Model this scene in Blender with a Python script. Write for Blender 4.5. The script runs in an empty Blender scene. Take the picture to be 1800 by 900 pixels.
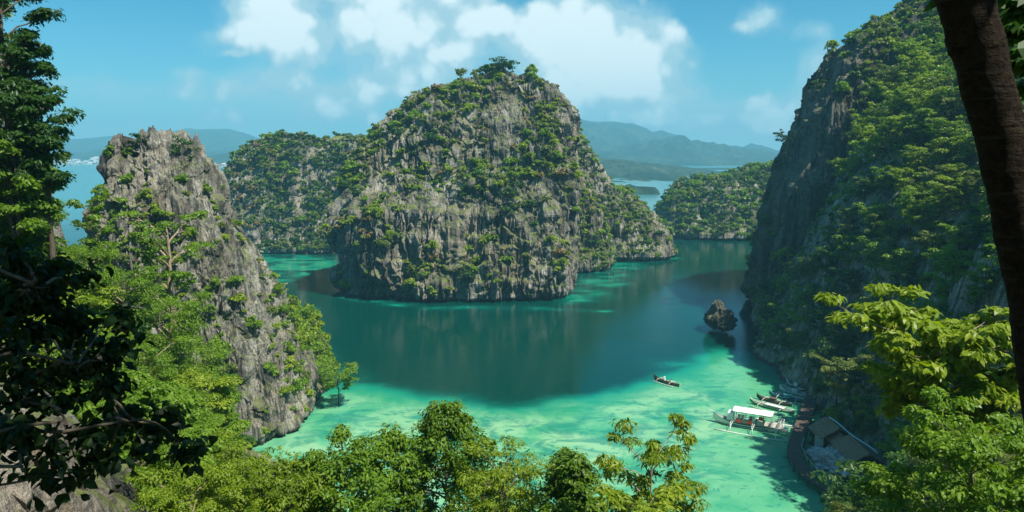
import bpy, bmesh, math, random
import numpy as np
from mathutils import Vector, Matrix
R = math.radians
C = bpy.context.scene.collection
scene = bpy.context.scene
# ------------------------------------------------------------------ camera
CAM_H, F_PX, HOR = 45.0, 1285.0, 268.0            # eye height, focal length and horizon row of the 1800x900 photograph
TH = math.atan((450.0 - HOR) / F_PX)
CT, ST = math.cos(TH), math.sin(TH)
cam = bpy.data.cameras.new('camera')
cam.sensor_width = 36.0
cam.lens = 36.0 * F_PX / 1800.0
cam.clip_start, cam.clip_end = 0.2, 20000.0
camo = bpy.data.objects.new('camera', cam)
camo.location = (0, 0, CAM_H)
camo.rotation_euler = (R(90) - TH, 0, 0)
C.objects.link(camo)
scene.camera = camo
# ------------------------------------------------------------------ light
SUN_EL, SUN_AZ = R(57), R(128)                     # azimuth clockwise from +Y (the view direction)
SUN = Vector((math.sin(SUN_AZ) * math.cos(SUN_EL), math.cos(SUN_AZ) * math.cos(SUN_EL), math.sin(SUN_EL)))
sl = bpy.data.lights.new('sun', 'SUN')
sl.energy, sl.angle, sl.color = 5.0, R(0.5), (1.0, 0.93, 0.79)
so = bpy.data.objects.new('sun', sl)
so.rotation_euler = SUN.to_track_quat('Z', 'Y').to_euler()
so.location = (60, -60, 150)
C.objects.link(so)
scene.view_settings.view_transform = 'Standard'
scene.view_settings.look = 'None'
scene.view_settings.gamma = 1
scene.view_settings.use_curve_mapping = False
scene.view_settings.exposure = 0.66
cy = scene.cycles
cy.max_bounces, cy.diffuse_bounces, cy.glossy_bounces = 6, 3, 2
cy.transmission_bounces, cy.transparent_max_bounces, cy.volume_bounces = 3, 6, 0
cy.use_denoising = True
cy.caustics_reflective = cy.caustics_refractive = False
cy.volume_step_rate = 4.0


def N(nt, kind, **kw):
    n = nt.nodes.new(kind)
    for k, v in kw.items():
        if k == 'inp':
            for a, b in v.items():
                if isinstance(b, bpy.types.NodeSocket):
                    nt.links.new(b, n.inputs[a])
                else:
                    n.inputs[a].default_value = b
        else:
            setattr(n, k, v)
    return n


def M2(nt, op, a, b=None, c=None, clamp=False):
    n = N(nt, 'ShaderNodeMath', operation=op, use_clamp=clamp)
    for i, v in enumerate((a, b, c)):
        if v is None:
            continue
        if isinstance(v, bpy.types.NodeSocket):
            nt.links.new(v, n.inputs[i])
        else:
            n.inputs[i].default_value = v
    return n.outputs[0]


def MIX(nt, f, a, b, blend='MIX'):
    n = N(nt, 'ShaderNodeMix', data_type='RGBA', blend_type=blend)
    for i, v in ((0, f), (6, a), (7, b)):
        if isinstance(v, bpy.types.NodeSocket):
            nt.links.new(v, n.inputs[i])
        else:
            n.inputs[i].default_value = v if i == 0 or len(v) == 4 else (*v, 1)
    return n.outputs[2]


def RAMP(nt, f, stops, interp='LINEAR'):
    n = N(nt, 'ShaderNodeValToRGB')
    n.color_ramp.interpolation = interp
    el = n.color_ramp.elements
    while len(el) < len(stops):
        el.new(0.5)
    for e, (p, c) in zip(el, stops):
        e.position = p
        e.color = (c, c, c, 1) if isinstance(c, (int, float)) else (*c, 1)
    nt.links.new(f, n.inputs[0])
    return n.outputs[0]


def SS(nt, v, a, b):                               # smooth step of v between a and b
    n = N(nt, 'ShaderNodeMapRange', interpolation_type='SMOOTHSTEP')
    nt.links.new(v, n.inputs[0])
    n.inputs[1].default_value, n.inputs[2].default_value = a, b
    return n.outputs[0]


def azel(px, py):
    a, b = (px - 900) / F_PX, (450 - py) / F_PX
    d = Vector((a, CT + b * ST, -ST + b * CT)).normalized()
    return math.atan2(d.x, d.y), math.asin(d.z)


# ------------------------------------------------------------------ sky: Nishita with banks of fair weather cumulus
world = bpy.data.worlds.new('World')
scene.world = world
world.use_nodes = True
nt = world.node_tree
nt.nodes.clear()
sky = N(nt, 'ShaderNodeTexSky', sky_type='NISHITA', sun_disc=False)
sky.sun_elevation, sky.sun_rotation = SUN_EL, SUN_AZ
sky.air_density, sky.dust_density, sky.ozone_density = 1.0, 0.6, 3.0
tc = N(nt, 'ShaderNodeTexCoord')
sep = N(nt, 'ShaderNodeSeparateXYZ', inp={0: tc.outputs['Generated']})
az = M2(nt, 'ARCTAN2', sep.outputs[0], sep.outputs[1])
el = M2(nt, 'ARCSINE', sep.outputs[2])
nz1 = N(nt, 'ShaderNodeTexNoise', noise_dimensions='3D', inp={'Vector': tc.outputs['Generated'], 'Scale': 9.0, 'Detail': 7.0, 'Roughness': 0.56})
wv = N(nt, 'ShaderNodeVectorMath', operation='SUBTRACT', inp={0: nz1.outputs['Color'], 1: (0.5, 0.5, 0.5)})
wv2 = N(nt, 'ShaderNodeVectorMath', operation='SCALE', inp={0: wv.outputs[0], 'Scale': 0.06})
cmb = N(nt, 'ShaderNodeCombineXYZ', inp={0: az, 1: el, 2: 0.0})
uv = N(nt, 'ShaderNodeVectorMath', operation='ADD', inp={0: cmb.outputs[0], 1: wv2.outputs[0]}).outputs[0]
CLOUDS = [(486, 30, 52.9, 55.2, 1.15), (520, 74, 41.4, 24, 1), (395, 74, 46, 19.2, 0.75), (430, 52, 20, 14, 0.5), (452, 5, 29.9, 26.4, 0.8),
          (670, 20, 92, 50.4, 1.15), (640, 60, 36, 26, 0.6), (735, 78, 92, 40.8, 1.1), (800, 96, 36.8, 14.4, 0.8), (760, -25, 69, 36, 0.8), (600, -4, 30, 14, 0.6),
          (840, 14, 33.8, 27, 0.85), (885, 46, 46.8, 24.3, 0.9), (925, 72, 39, 29.7, 0.9), (950, 108, 52, 29.7, 0.8), (985, 38, 39, 40.5, 1.1), (1015, 78, 46.8, 45.9, 0.9), (1085, 66, 72.8, 59.4, 1.25),
          (1110, 118, 78, 48.6, 1.1), (1050, 130, 78, 40.5, 0.7), (1135, 160, 70.2, 32.4, 0.85), (1035, 185, 100, 26, 0.55),
          (1338, 36, 30, 20, 1), (1302, 44, 14, 7, 0.6), (1432, 52, 18, 12, 0.5), (1452, 62, 12, 16, 0.5), (1446, 112, 22, 24, 1), (1425, 165, 22, 34, 0.8), (1398, 215, 34, 22, 0.7),
          (205, 150, 70, 15, 0.5), (180, 168, 60, 12, 0.4), (323, 126, 22, 12, 0.95), (365, 150, 60, 16, 0.45), (400, 178, 60, 16, 0.5), (545, 170, 90, 20, 0.62), (470, 150, 60, 16, 0.45), (610, 205, 126.5, 21.6, 0.8), (660, 160, 70, 14, 0.6),
          (402, 106, 16.1, 4.8, 0.7), (560, 135, 110, 30, 0.36), (690, 140, 90, 26, 0.42), (820, 140, 70, 26, 0.5), (930, 190, 60, 30, 0.6), (1180, 205, 195, 24.3, 0.75), (1320, 168, 40, 14, 0.75), (1290, 200, 100, 16, 0.6), (1340, 235, 90, 18, 0.65), (1130, 220, 120, 18, 0.5),
          (430, 220, 160, 16, 0.42), (150, 215, 140, 20, 0.28)]
tot, cnt = None, 0
for (px, py, rx, ry, w) in CLOUDS:
    a0, e0 = azel(px, py)
    s = N(nt, 'ShaderNodeVectorMath', operation='SUBTRACT', inp={0: uv, 1: (a0, e0, 0)})
    m = N(nt, 'ShaderNodeVectorMath', operation='MULTIPLY', inp={0: s.outputs[0], 1: (F_PX / rx, F_PX / ry, 0)})
    d = N(nt, 'ShaderNodeVectorMath', operation='DOT_PRODUCT', inp={0: m.outputs[0], 1: m.outputs[0]})
    e = M2(nt, 'MULTIPLY', M2(nt, 'EXPONENT', M2(nt, 'MULTIPLY', d.outputs['Value'], -0.75)), w)
    e = M2(nt, 'MULTIPLY', e, 1.3 if w > .65 else 1.1)
    tot = e if tot is None else M2(nt, 'ADD', tot, e)
# the rest of the dome (seen only in reflections): scattered cloud
nz3 = N(nt, 'ShaderNodeTexNoise', inp={'Vector': tc.outputs['Generated'], 'Scale': 3.2, 'Detail': 6.0, 'Roughness': 0.6})
above = SS(nt, el, 0.26, 0.5)
tot = M2(nt, 'ADD', tot, M2(nt, 'MULTIPLY', above, SS(nt, nz3.outputs[0], 0.52, 0.72)))
vo = N(nt, 'ShaderNodeTexVoronoi', feature='F1', inp={'Vector': N(nt, 'ShaderNodeVectorMath', operation='ADD', inp={0: tc.outputs['Generated'], 1: N(nt, 'ShaderNodeVectorMath', operation='SCALE', inp={0: wv.outputs[0], 'Scale': 0.03}).outputs[0]}).outputs[0], 'Scale': 17.0, 'Detail': 2.0, 'Roughness': 0.5})
puff = M2(nt, 'SUBTRACT', 0.56, vo.outputs['Distance'])
nz2 = N(nt, 'ShaderNodeTexNoise', inp={'Vector': tc.outputs['Generated'], 'Scale': 34.0, 'Detail': 10.0, 'Roughness': 0.6})
dens = M2(nt, 'ADD', tot, M2(nt, 'MULTIPLY', M2(nt, 'SUBTRACT', nz2.outputs[0], 0.5), .9))
dens = M2(nt, 'ADD', dens, M2(nt, 'ADD', M2(nt, 'MULTIPLY', puff, .95), .10))
dens = M2(nt, 'ADD', dens, M2(nt, 'MULTIPLY', M2(nt, 'SUBTRACT', nz1.outputs[0], 0.5), 0.7))
mask = M2(nt, 'MULTIPLY', SS(nt, dens, 0.28, 0.88), 0.96)
low = M2(nt, 'MULTIPLY', M2(nt, 'EXPONENT', M2(nt, 'MULTIPLY', M2(nt, 'ABSOLUTE', el), -15.0)), .75)
veil = M2(nt, 'MULTIPLY', SS(nt, M2(nt, 'ADD', tot, M2(nt, 'ADD', M2(nt, 'MULTIPLY', M2(nt, 'SUBTRACT', nz1.outputs[0], 0.5), 1.4), M2(nt, 'MULTIPLY', M2(nt, 'SUBTRACT', nz2.outputs[0], 0.5), .9))), 0.16, 1.05), .58)
mask = M2(nt, 'MAXIMUM', mask, veil)
lit = SS(nt, M2(nt, 'ADD', dens, M2(nt, 'MULTIPLY', puff, 1.2)), 0.45, 1.5)
ccol = MIX(nt, lit, (4.2, 6.4, 7.3), (8.6, 9.8, 10.0))
skc = MIX(nt, 1.0, sky.outputs[0], (0.17, .86, 1.03), 'MULTIPLY')
fin = MIX(nt, mask, MIX(nt, low, skc, (6.2, 9.0, 9.6)), ccol)
bg = N(nt, 'ShaderNodeBackground', inp={'Color': fin, 'Strength': 0.072})
wo = N(nt, 'ShaderNodeOutputWorld', inp={'Surface': bg.outputs[0]})

# ------------------------------------------------------------------ point helpers
def at(px, py, Y):                                  # the point seen at a pixel of the photograph, Y metres ahead
    a, b = (px - 900) / F_PX, (450 - py) / F_PX
    t = Y / (CT + b * ST)
    return np.array((a * t, Y, CAM_H + t * (-ST + b * CT)))


def wat(px, py, z=0.0):                             # the point of the water seen at a pixel
    a, b = (px - 900) / F_PX, (450 - py) / F_PX
    t = (z - CAM_H) / (-ST + b * CT)
    return np.array((a * t, t * (CT + b * ST), z))


def proj(P):                                        # world points -> photograph pixels
    P = np.asarray(P)
    x, y, z = P[..., 0], P[..., 1], P[..., 2] - CAM_H
    dep = y * CT - z * ST
    up = y * ST + z * CT
    dep = np.where(dep < 0.1, 0.1, dep)
    return 900 + F_PX * x / dep, 450 - F_PX * up / dep, dep


# ------------------------------------------------------------------ noise in numpy
_rs = np.random.RandomState(7)
_T = _rs.rand(64, 64, 64).astype(np.float32) * 2 - 1


def vnoise(x, y, z):
    xi, yi, zi = np.floor(x).astype(np.int64), np.floor(y).astype(np.int64), np.floor(z).astype(np.int64)
    fx, fy, fz = x - xi, y - yi, z - zi
    fx, fy, fz = fx * fx * (3 - 2 * fx), fy * fy * (3 - 2 * fy), fz * fz * (3 - 2 * fz)
    x0, y0, z0 = xi & 63, yi & 63, zi & 63
    x1, y1, z1 = (xi + 1) & 63, (yi + 1) & 63, (zi + 1) & 63
    a = _T[x0, y0, z0] * (1 - fx) + _T[x1, y0, z0] * fx
    b = _T[x0, y1, z0] * (1 - fx) + _T[x1, y1, z0] * fx
    c = _T[x0, y0, z1] * (1 - fx) + _T[x1, y0, z1] * fx
    d = _T[x0, y1, z1] * (1 - fx) + _T[x1, y1, z1] * fx
    return (a * (1 - fy) + b * fy) * (1 - fz) + (c * (1 - fy) + d * fy) * fz


def fbm(x, y, z, octv=4, gain=0.5):
    s, a, t = 0, 1.0, 0
    for i in range(octv):
        s = s + a * vnoise(x + 11.3 * i, y + 5.7 * i, z + 3.1 * i)
        t += a
        a *= gain
        x, y, z = x * 2.03, y * 2.03, z * 2.03
    return s / t


def ridged(x, y, z, octv=3, gain=0.5):
    s, a, t = 0, 1.0, 0
    for i in range(octv):
        s = s + a * (1 - np.abs(vnoise(x + 7.3 * i, y + 2.7 * i, z + 9.1 * i)) * 2)
        t += a
        a *= gain
        x, y, z = x * 2.1, y * 2.1, z * 2.1
    return s / t                                    # about -1 .. 1, sharp crests


def link(o, parent=None):
    C.objects.link(o)
    if parent is not None:
        o.parent = parent
    return o


def tag(o, label=None, cat=None, group=None, kind=None):
    if label: o['label'] = label
    if cat: o['category'] = cat
    if group: o['group'] = group
    if kind: o['kind'] = kind
    return o


def mesh_np(name, V, Fq, mats=(), smooth=False, mi=None, attr=None, attrf=None):
    """a mesh from numpy vertices and equal-sided faces"""
    me = bpy.data.meshes.new(name)
    V = np.asarray(V, dtype=np.float32)
    Fq = np.asarray(Fq, dtype=np.int32)
    k = Fq.shape[1]
    me.vertices.add(len(V))
    me.vertices.foreach_set('co', V.ravel())
    me.loops.add(Fq.size)
    me.loops.foreach_set('vertex_index', Fq.ravel())
    me.polygons.add(len(Fq))
    me.polygons.foreach_set('loop_start', np.arange(0, Fq.size, k, dtype=np.int32))
    me.polygons.foreach_set('loop_total', np.full(len(Fq), k, dtype=np.int32))
    me.polygons.foreach_set('use_smooth', np.full(len(Fq), smooth))
    if mi is not None:
        me.polygons.foreach_set('material_index', np.asarray(mi, dtype=np.int32))
    for m in mats:
        me.materials.append(m)
    me.update(calc_edges=True)
    if attr:
        for an, av in attr.items():
            av = np.asarray(av, dtype=np.float32)
            if av.ndim == 1:
                a_ = me.attributes.new(an, 'FLOAT', 'POINT')
                a_.data.foreach_set('value', av)
            else:
                a_ = me.attributes.new(an, 'FLOAT_VECTOR', 'POINT')
                a_.data.foreach_set('vector', av.ravel())
    if attrf:
        for an, av in attrf.items():
            a_ = me.attributes.new(an, 'FLOAT', 'FACE')
            a_.data.foreach_set('value', np.asarray(av, dtype=np.float32))
    return me


def grid_faces(nu, nv, wrap=False):                 # nu rows, nv columns
    i, j = np.meshgrid(np.arange(nu - 1), np.arange(nv if wrap else nv - 1), indexing='ij')
    j2 = (j + 1) % nv
    return np.stack([i * nv + j, i * nv + j2, (i + 1) * nv + j2, (i + 1) * nv + j], -1).reshape(-1, 4)


def grid_normals(P, wrap):
    if wrap:
        du = np.roll(P, -1, 1) - np.roll(P, 1, 1)
    else:
        du = np.gradient(P, axis=1)
    dv = np.gradient(P, axis=0)
    n = np.cross(du, dv)
    return n / (np.linalg.norm(n, axis=-1, keepdims=True) + 1e-9)


# ------------------------------------------------------------------ materials
def mat(name, col=(0.5, 0.5, 0.5), rough=0.7, spec=0.3):
    m = bpy.data.materials.new(name)
    m.use_nodes = True
    b = m.node_tree.nodes['Principled BSDF']
    b.inputs['Base Color'].default_value = (*col, 1)
    b.inputs['Roughness'].default_value = rough
    b.inputs['Specular IOR Level'].default_value = spec
    return m, m.node_tree, b


def worn(name, col, rough=0.7, amount=0.35, scale=6.0, spec=0.3, stretch=(1, 1, 1)):
    """a painted, wooden or cloth surface with uneven tone"""
    m, t, b = mat(name, col, rough, spec)
    g = N(t, 'ShaderNodeTexCoord')
    mp = N(t, 'ShaderNodeMapping', inp={0: g.outputs['Object'], 3: stretch})
    n = N(t, 'ShaderNodeTexNoise', inp={'Vector': mp.outputs[0], 'Scale': scale, 'Detail': 5.0, 'Roughness': 0.65})
    f = RAMP(t, n.outputs[0], [(0.3, 1 - amount), (0.7, 1 + amount * .4)])
    c = MIX(t, 1.0, (*col, 1), f, 'MULTIPLY')
    t.links.new(c, b.inputs['Base Color'])
    bp = N(t, 'ShaderNodeBump', inp={'Height': n.outputs[0], 'Strength': 0.25, 'Distance': 0.03})
    t.links.new(bp.outputs[0], b.inputs['Normal'])
    return m


def rock_material(name, tone=1.0, warm=0.5, moss=0.5, scale=1.0):
    m, t, b = mat(name, rough=0.92, spec=0.15)
    g = N(t, 'ShaderNodeNewGeometry')
    P = g.outputs['Position']
    def noise(sc, st, det=5.0, ro=0.6):
        mp = N(t, 'ShaderNodeMapping', inp={0: P, 3: st})
        return N(t, 'ShaderNodeTexNoise', inp={'Vector': mp.outputs[0], 'Scale': sc * scale, 'Detail': det, 'Roughness': ro}).outputs[0]
    base = noise(0.12, (1, 1, .45), 6, .65)
    streak = noise(0.8, (1, 1, .07), 6, .7)
    streak2 = noise(0.33, (1, 1, .05), 4, .6)
    spot = noise(1.6, (1, 1, .5), 6, .7)
    warmn = noise(0.045, (1, 1, .8), 4, .6)
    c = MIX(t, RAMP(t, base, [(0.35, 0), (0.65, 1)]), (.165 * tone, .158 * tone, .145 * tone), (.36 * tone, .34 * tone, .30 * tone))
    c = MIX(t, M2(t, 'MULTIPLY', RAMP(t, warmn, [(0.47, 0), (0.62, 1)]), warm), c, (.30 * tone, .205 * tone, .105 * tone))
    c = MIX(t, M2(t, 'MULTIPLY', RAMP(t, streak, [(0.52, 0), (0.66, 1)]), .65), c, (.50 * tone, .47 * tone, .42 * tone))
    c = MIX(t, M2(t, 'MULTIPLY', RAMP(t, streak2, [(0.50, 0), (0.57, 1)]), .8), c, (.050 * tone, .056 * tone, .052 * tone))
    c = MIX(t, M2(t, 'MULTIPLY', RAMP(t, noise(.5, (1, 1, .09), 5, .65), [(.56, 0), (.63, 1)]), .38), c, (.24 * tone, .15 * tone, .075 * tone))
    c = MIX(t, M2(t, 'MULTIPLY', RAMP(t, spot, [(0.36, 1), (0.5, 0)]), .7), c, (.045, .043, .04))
    broad = RAMP(t, noise(.06, (1, 1, .6), 5, .6), [(.36, .58), (.62, 1.22)])
    c = MIX(t, 1.0, c, broad, 'MULTIPLY')
    crack = RAMP(t, noise(.45, (.35, .35, 2.2), 6, .7), [(.47, 0), (.5, 1), (.53, 0)])
    c = MIX(t, M2(t, 'MULTIPLY', crack, .55), c, (.035, .033, .03))
    sp = N(t, 'ShaderNodeSeparateXYZ', inp={0: g.outputs['Normal']})
    up = M2(t, 'ADD', sp.outputs[2], M2(t, 'MULTIPLY', M2(t, 'SUBTRACT', noise(.35, (1, 1, 1), 6, .7), .5), 1.6))
    grass = MIX(t, noise(.5, (1, 1, 1), 4, .6), (.06, .11, .015), (.19, .22, .045))
    c = MIX(t, M2(t, 'MULTIPLY', SS(t, up, .42, .75), moss), c, grass)
    pz = N(t, 'ShaderNodeSeparateXYZ', inp={0: P})
    wet = SS(t, M2(t, 'ADD', pz.outputs[2], M2(t, 'MULTIPLY', spot, .8)), 1.5, .9)
    c = MIX(t, M2(t, 'MULTIPLY', wet, .8), c, (.035, .033, .028))
    t.links.new(c, b.inputs['Base Color'])
    h = M2(t, 'ADD', M2(t, 'MULTIPLY', streak, 1.0), M2(t, 'MULTIPLY', spot, .6))
    bp = N(t, 'ShaderNodeBump', inp={'Height': h, 'Strength': 0.9, 'Distance': 0.9 / scale})
    t.links.new(bp.outputs[0], b.inputs['Normal'])
    return m
M_ROCK = rock_material('karst_limestone', 1.22, .32, .85)
M_ROCK_NEAR = rock_material('karst_limestone_near', 1.12, .12, .6, 2.2)
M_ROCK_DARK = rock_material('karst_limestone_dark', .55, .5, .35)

# ------------------------------------------------------------------ landforms
SURF = {}                                           # name -> (points, normals) for the plants


def karst(name, levels, nt=640, nv=420, big=5.0, flute=1.3, spike=2.5, ledge=1.0, expo=2.5, seed=0, m=None, sub=True, front=.8, fscale=1.0, cragk=.7):
    """a limestone tower lofted through level outlines; each level: row, left and right column at the distance Yc, and the near and far distance"""
    L = []
    for (py, xl, xr, Yc, Yf, Yb) in levels:
        a, b = at(xl, py, Yc), at(xr, py, Yc)
        L.append((a[2], a[0], b[0], Yc, Yf, Yb))
    L = np.array(L)
    if sub:                                         # tidal undercut and a foot below the water
        b0 = L[0].copy()
        z0 = b0.copy(); z0[0] = -3.0
        z1 = b0.copy(); z1[0] = 0.6
        for q in (z0, z1):
            q[1] += 1.0; q[2] -= 1.0; q[4] += 1.0
        z2 = b0.copy(); z2[0] = 2.2
        L = np.vstack([z0, z1, z2, L[1:]])
    step = np.abs(np.diff(L[:, 0])) + .25 * np.abs(np.diff(L[:, 2] - L[:, 1])) + .25 * np.abs(np.diff(L[:, 4]))
    s = np.concatenate([[0], np.cumsum(step)])
    ss = np.linspace(0, s[-1], nv)
    I = [np.interp(ss, s, L[:, k])[:, None] for k in range(6)]
    z, xl, xr, Yc, Yf, Yb = I
    u = np.linspace(0, 1, nt, endpoint=False)[None, :]
    # most columns on the side that faces the viewer
    th = np.where(u < front, math.pi + u / front * math.pi, (u - front) / (1 - front) * math.pi)
    cx, sy = np.cos(th), np.sin(th)
    ex = 2.0 / expo
    X = (xl + xr) / 2 + (xr - xl) / 2 * np.sign(cx) * np.abs(cx) ** ex
    Y = Yc + np.where(sy < 0, -(Yc - Yf), (Yb - Yc)) * np.abs(sy) ** ex
    P = np.stack([X, Y, np.broadcast_to(z, X.shape)], -1)
    n = grid_normals(P, True)
    o = seed * 17.3
    x, y, zz = P[..., 0], P[..., 1], P[..., 2]
    d = big * fbm(x / 17 + o, y / 17, zz / 22, 3) * 1.3
    d += big * .45 * fbm(x / 6 + o, y / 6, zz / 9, 3)
    fade = np.clip((zz + 3) / 8, .25, 1)
    P2 = P + n * (d * fade)[..., None]
    n2 = grid_normals(P2, True)
    x, y, zz = P2[..., 0], P2[..., 1], P2[..., 2]
    steep = np.clip(1.25 - np.abs(n2[..., 2]), 0, 1)
    q = fscale
    wx, wy = x + 1.2 * fbm(x / 4, y / 4, zz / 10), y + 1.2 * fbm(x / 4 + 9, y / 4, zz / 10)
    amp = .45 + .55 * np.clip(.5 + 1.5 * fbm(x / 11 + o, y / 11, zz / 11, 2), 0, 1.4)
    fl = flute * amp * (ridged(wx * .34 * q + o, wy * .34 * q, zz * .018, 2) + .75 * ridged(wx * .85 * q, wy * .85 * q + o, zz * .045, 3) + .35 * ridged(wx * 2.1, wy * 2.1, zz * .25, 2))
    lz = zz / 5.5 + 1.6 * fbm(x / 14 + o, y / 14, zz / 14, 3)
    lf = lz - np.floor(lz)
    led = ledge * (np.where(lf < .8, lf / .8, (1 - lf) / .2) - .5) * np.clip(.4 + 1.6 * fbm(x / 9, y / 9 + o, zz / 9, 2), 0, 1.3)
    crag = cragk * ledge * fbm(x * .5, y * .5, zz * .4 + o, 4)
    P3 = P2 + n2 * ((fl * steep + led * steep + crag) * np.clip((zz + 2) / 4, .2, 1))[..., None]
    upm = np.clip(n2[..., 2] * 1.3 - .1, 0, 1)
    sp = ridged(x * .22 * q + o, y * .22 * q, 0 * x, 3)
    P3[..., 2] += spike * upm * (np.clip(sp, -.2, 1) + .25 * ridged(x * .8 * q, y * .8 * q, 0 * x, 2))
    P3[-1] = P3[-1].mean(0)
    n3 = grid_normals(P3, True)
    me = mesh_np(name, P3.reshape(-1, 3), grid_faces(nv, nt, True), [m or M_ROCK], smooth=False)
    ob = link(bpy.data.objects.new(name, me))
    tag(ob, kind='structure')
    if n3[nv // 3, nt // 3, 1] > 0:
        n3 = -n3
    SURF.setdefault(name, []).append((P3, n3))
    return ob


# central tower, its right-hand ridge and the lower left-hand ridge
karst('island', [(531, 612, 1000, 240, 220, 285), (470, 616, 999, 240, 221, 285), (400, 620, 996, 241, 223, 285), (372, 622, 994, 243, 224.5, 285), (345, 626, 990, 246, 230, 285),
                 (310, 634, 986, 248, 238, 285), (262, 650, 1000, 250, 241, 284), (225, 668, 998, 252, 243, 283), (200, 700, 990, 254, 246, 280),
                 (180, 738, 984, 256, 249, 278), (166, 785, 976, 257, 251, 274), (150, 845, 962, 258, 253, 270), (138, 882, 940, 259, 256, 264)],
      nt=1100, nv=600, big=4.8, flute=2.5, spike=2.4, ledge=1.3, expo=3.2, seed=1, cragk=.45, front=.82)
karst('island_ridge', [(456, 880, 1188, 318, 300, 352), (430, 890, 1186, 318, 304, 350), (410, 900, 1172, 318, 307, 348), (385, 905, 1142, 318, 308, 346), (362, 910, 1108, 318, 309, 344),
                       (335, 915, 1078, 318, 310, 342), (300, 920, 1057, 318, 311, 338), (262, 925, 1034, 318, 312, 334), (225, 930, 1008, 318, 313, 330), (205, 940, 990, 318, 315, 324)],
      nt=620, nv=360, big=4.5, flute=1.3, spike=2.5, expo=2.3, seed=2)
karst('island_shoulder', [(466, 930, 1070, 285, 272, 310), (430, 930, 1066, 285, 276, 310), (380, 935, 1046, 286, 279, 310), (330, 940, 1028, 287, 281, 308), (290, 950, 1012, 288, 283, 304), (240, 960, 1000, 289, 286, 298)],
      nt=420, nv=300, big=3.5, flute=1.3, spike=2.0, expo=2.6, seed=9)
karst('island_saddle', [(446, 380, 660, 345, 322, 385), (420, 384, 660, 346, 326, 385), (360, 392, 660, 348, 333, 385), (318, 402, 660, 350, 339, 383),
                        (285, 426, 660, 352, 344, 380), (264, 452, 660, 353, 348, 375), (252, 500, 655, 354, 351, 368)],
      nt=700, nv=330, big=5.5, flute=1.2, spike=2.5, expo=3.0, seed=3)
# far wooded island right of centre
karst('far_island', [(424, 1160, 1460, 395, 374, 450), (400, 1164, 1460, 396, 377, 450), (370, 1172, 1460, 398, 382, 448), (345, 1186, 1460, 400, 388, 445), (328, 1212, 1460, 402, 393, 440),
                     (318, 1262, 1460, 404, 397, 432), (306, 1330, 1460, 406, 401, 424), (296, 1380, 1450, 407, 404, 416)],
      nt=620, nv=240, big=5.0, flute=.9, spike=2.0, expo=2.6, seed=4)
# pinnacle islet at left
karst('pinnacle', [(790, 150, 522, 118, 103, 140), (735, 160, 532, 119, 106, 140), (690, 165, 526, 119, 107.5, 140), (640, 172, 500, 120, 109, 139), (590, 178, 476, 120, 110, 138), (540, 182, 454, 120.5, 111, 137),
                   (480, 186, 428, 121, 112.5, 136), (430, 190, 400, 121.5, 113.5, 135), (380, 195, 378, 122, 115, 134), (340, 203, 372, 122, 116, 133), (310, 210, 352, 122.5, 117, 132),
                   (288, 210, 346, 123, 118, 131), (274, 212, 334, 123, 118.5, 130), (262, 215, 318, 123, 119, 129), (252, 220, 288, 123, 120, 127)],
      nt=960, nv=620, big=2.4, flute=1.6, spike=3.6, ledge=1.5, expo=2.8, seed=5, m=M_ROCK_NEAR, fscale=1.35)
karst('pinnacle_spur', [(722, 430, 562, 131, 122, 150), (690, 430, 560, 131, 123, 150), (640, 430, 544, 132, 124, 149), (600, 430, 520, 132, 125, 148), (565, 430, 496, 133, 127, 146), (545, 430, 470, 133, 128, 144)],
      nt=360, nv=260, big=2.2, flute=1.0, spike=1.5, expo=2.2, seed=11, m=M_ROCK_NEAR, fscale=1.3)
# tall dark cliff at right
karst('cliff', [(590, 1356, 2350, 192, 174, 250), (545, 1350, 2350, 192, 175, 250), (500, 1354, 2350, 192, 177, 250), (450, 1360, 2350, 193, 178, 250), (400, 1378, 2350, 194, 179, 250), (330, 1404, 2350, 195, 181, 250),
                (250, 1434, 2350, 196, 183, 250), (180, 1462, 2350, 197, 185, 250), (130, 1486, 2350, 198, 187, 250), (90, 1512, 2350, 199, 189, 250), (65, 1545, 2350, 200, 192, 250),
                (40, 1600, 2350, 201, 194, 248), (10, 1650, 2350, 202, 196, 246), (-60, 1740, 2350, 204, 199, 240), (-90, 1900, 2250, 206, 202, 230)],
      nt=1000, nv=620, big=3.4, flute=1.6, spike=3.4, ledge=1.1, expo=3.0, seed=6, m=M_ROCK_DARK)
# lone rock in the water before the cliff
rk = karst('sea_rock', [(576, 1250, 1284, 181, 177, 186), (566, 1244, 1290, 181, 176.5, 186), (558, 1244, 1290, 181, 177, 185.5), (550, 1247, 1274, 181, 178, 184.5), (542, 1254, 1270, 181, 179, 183.5), (536, 1257, 1267, 181, 180, 182.5), (533, 1260, 1264, 181, 180.5, 182)],
      nt=260, nv=160, big=1.0, flute=.8, spike=1.8, ledge=1.0, expo=2.0, seed=7, m=M_ROCK_DARK, sub=False, fscale=2.2)
rk.name = 'sea_rock'
tag(rk, 'dark jagged rock standing alone in the water before the tall right cliff', 'rock', kind='thing')

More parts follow.
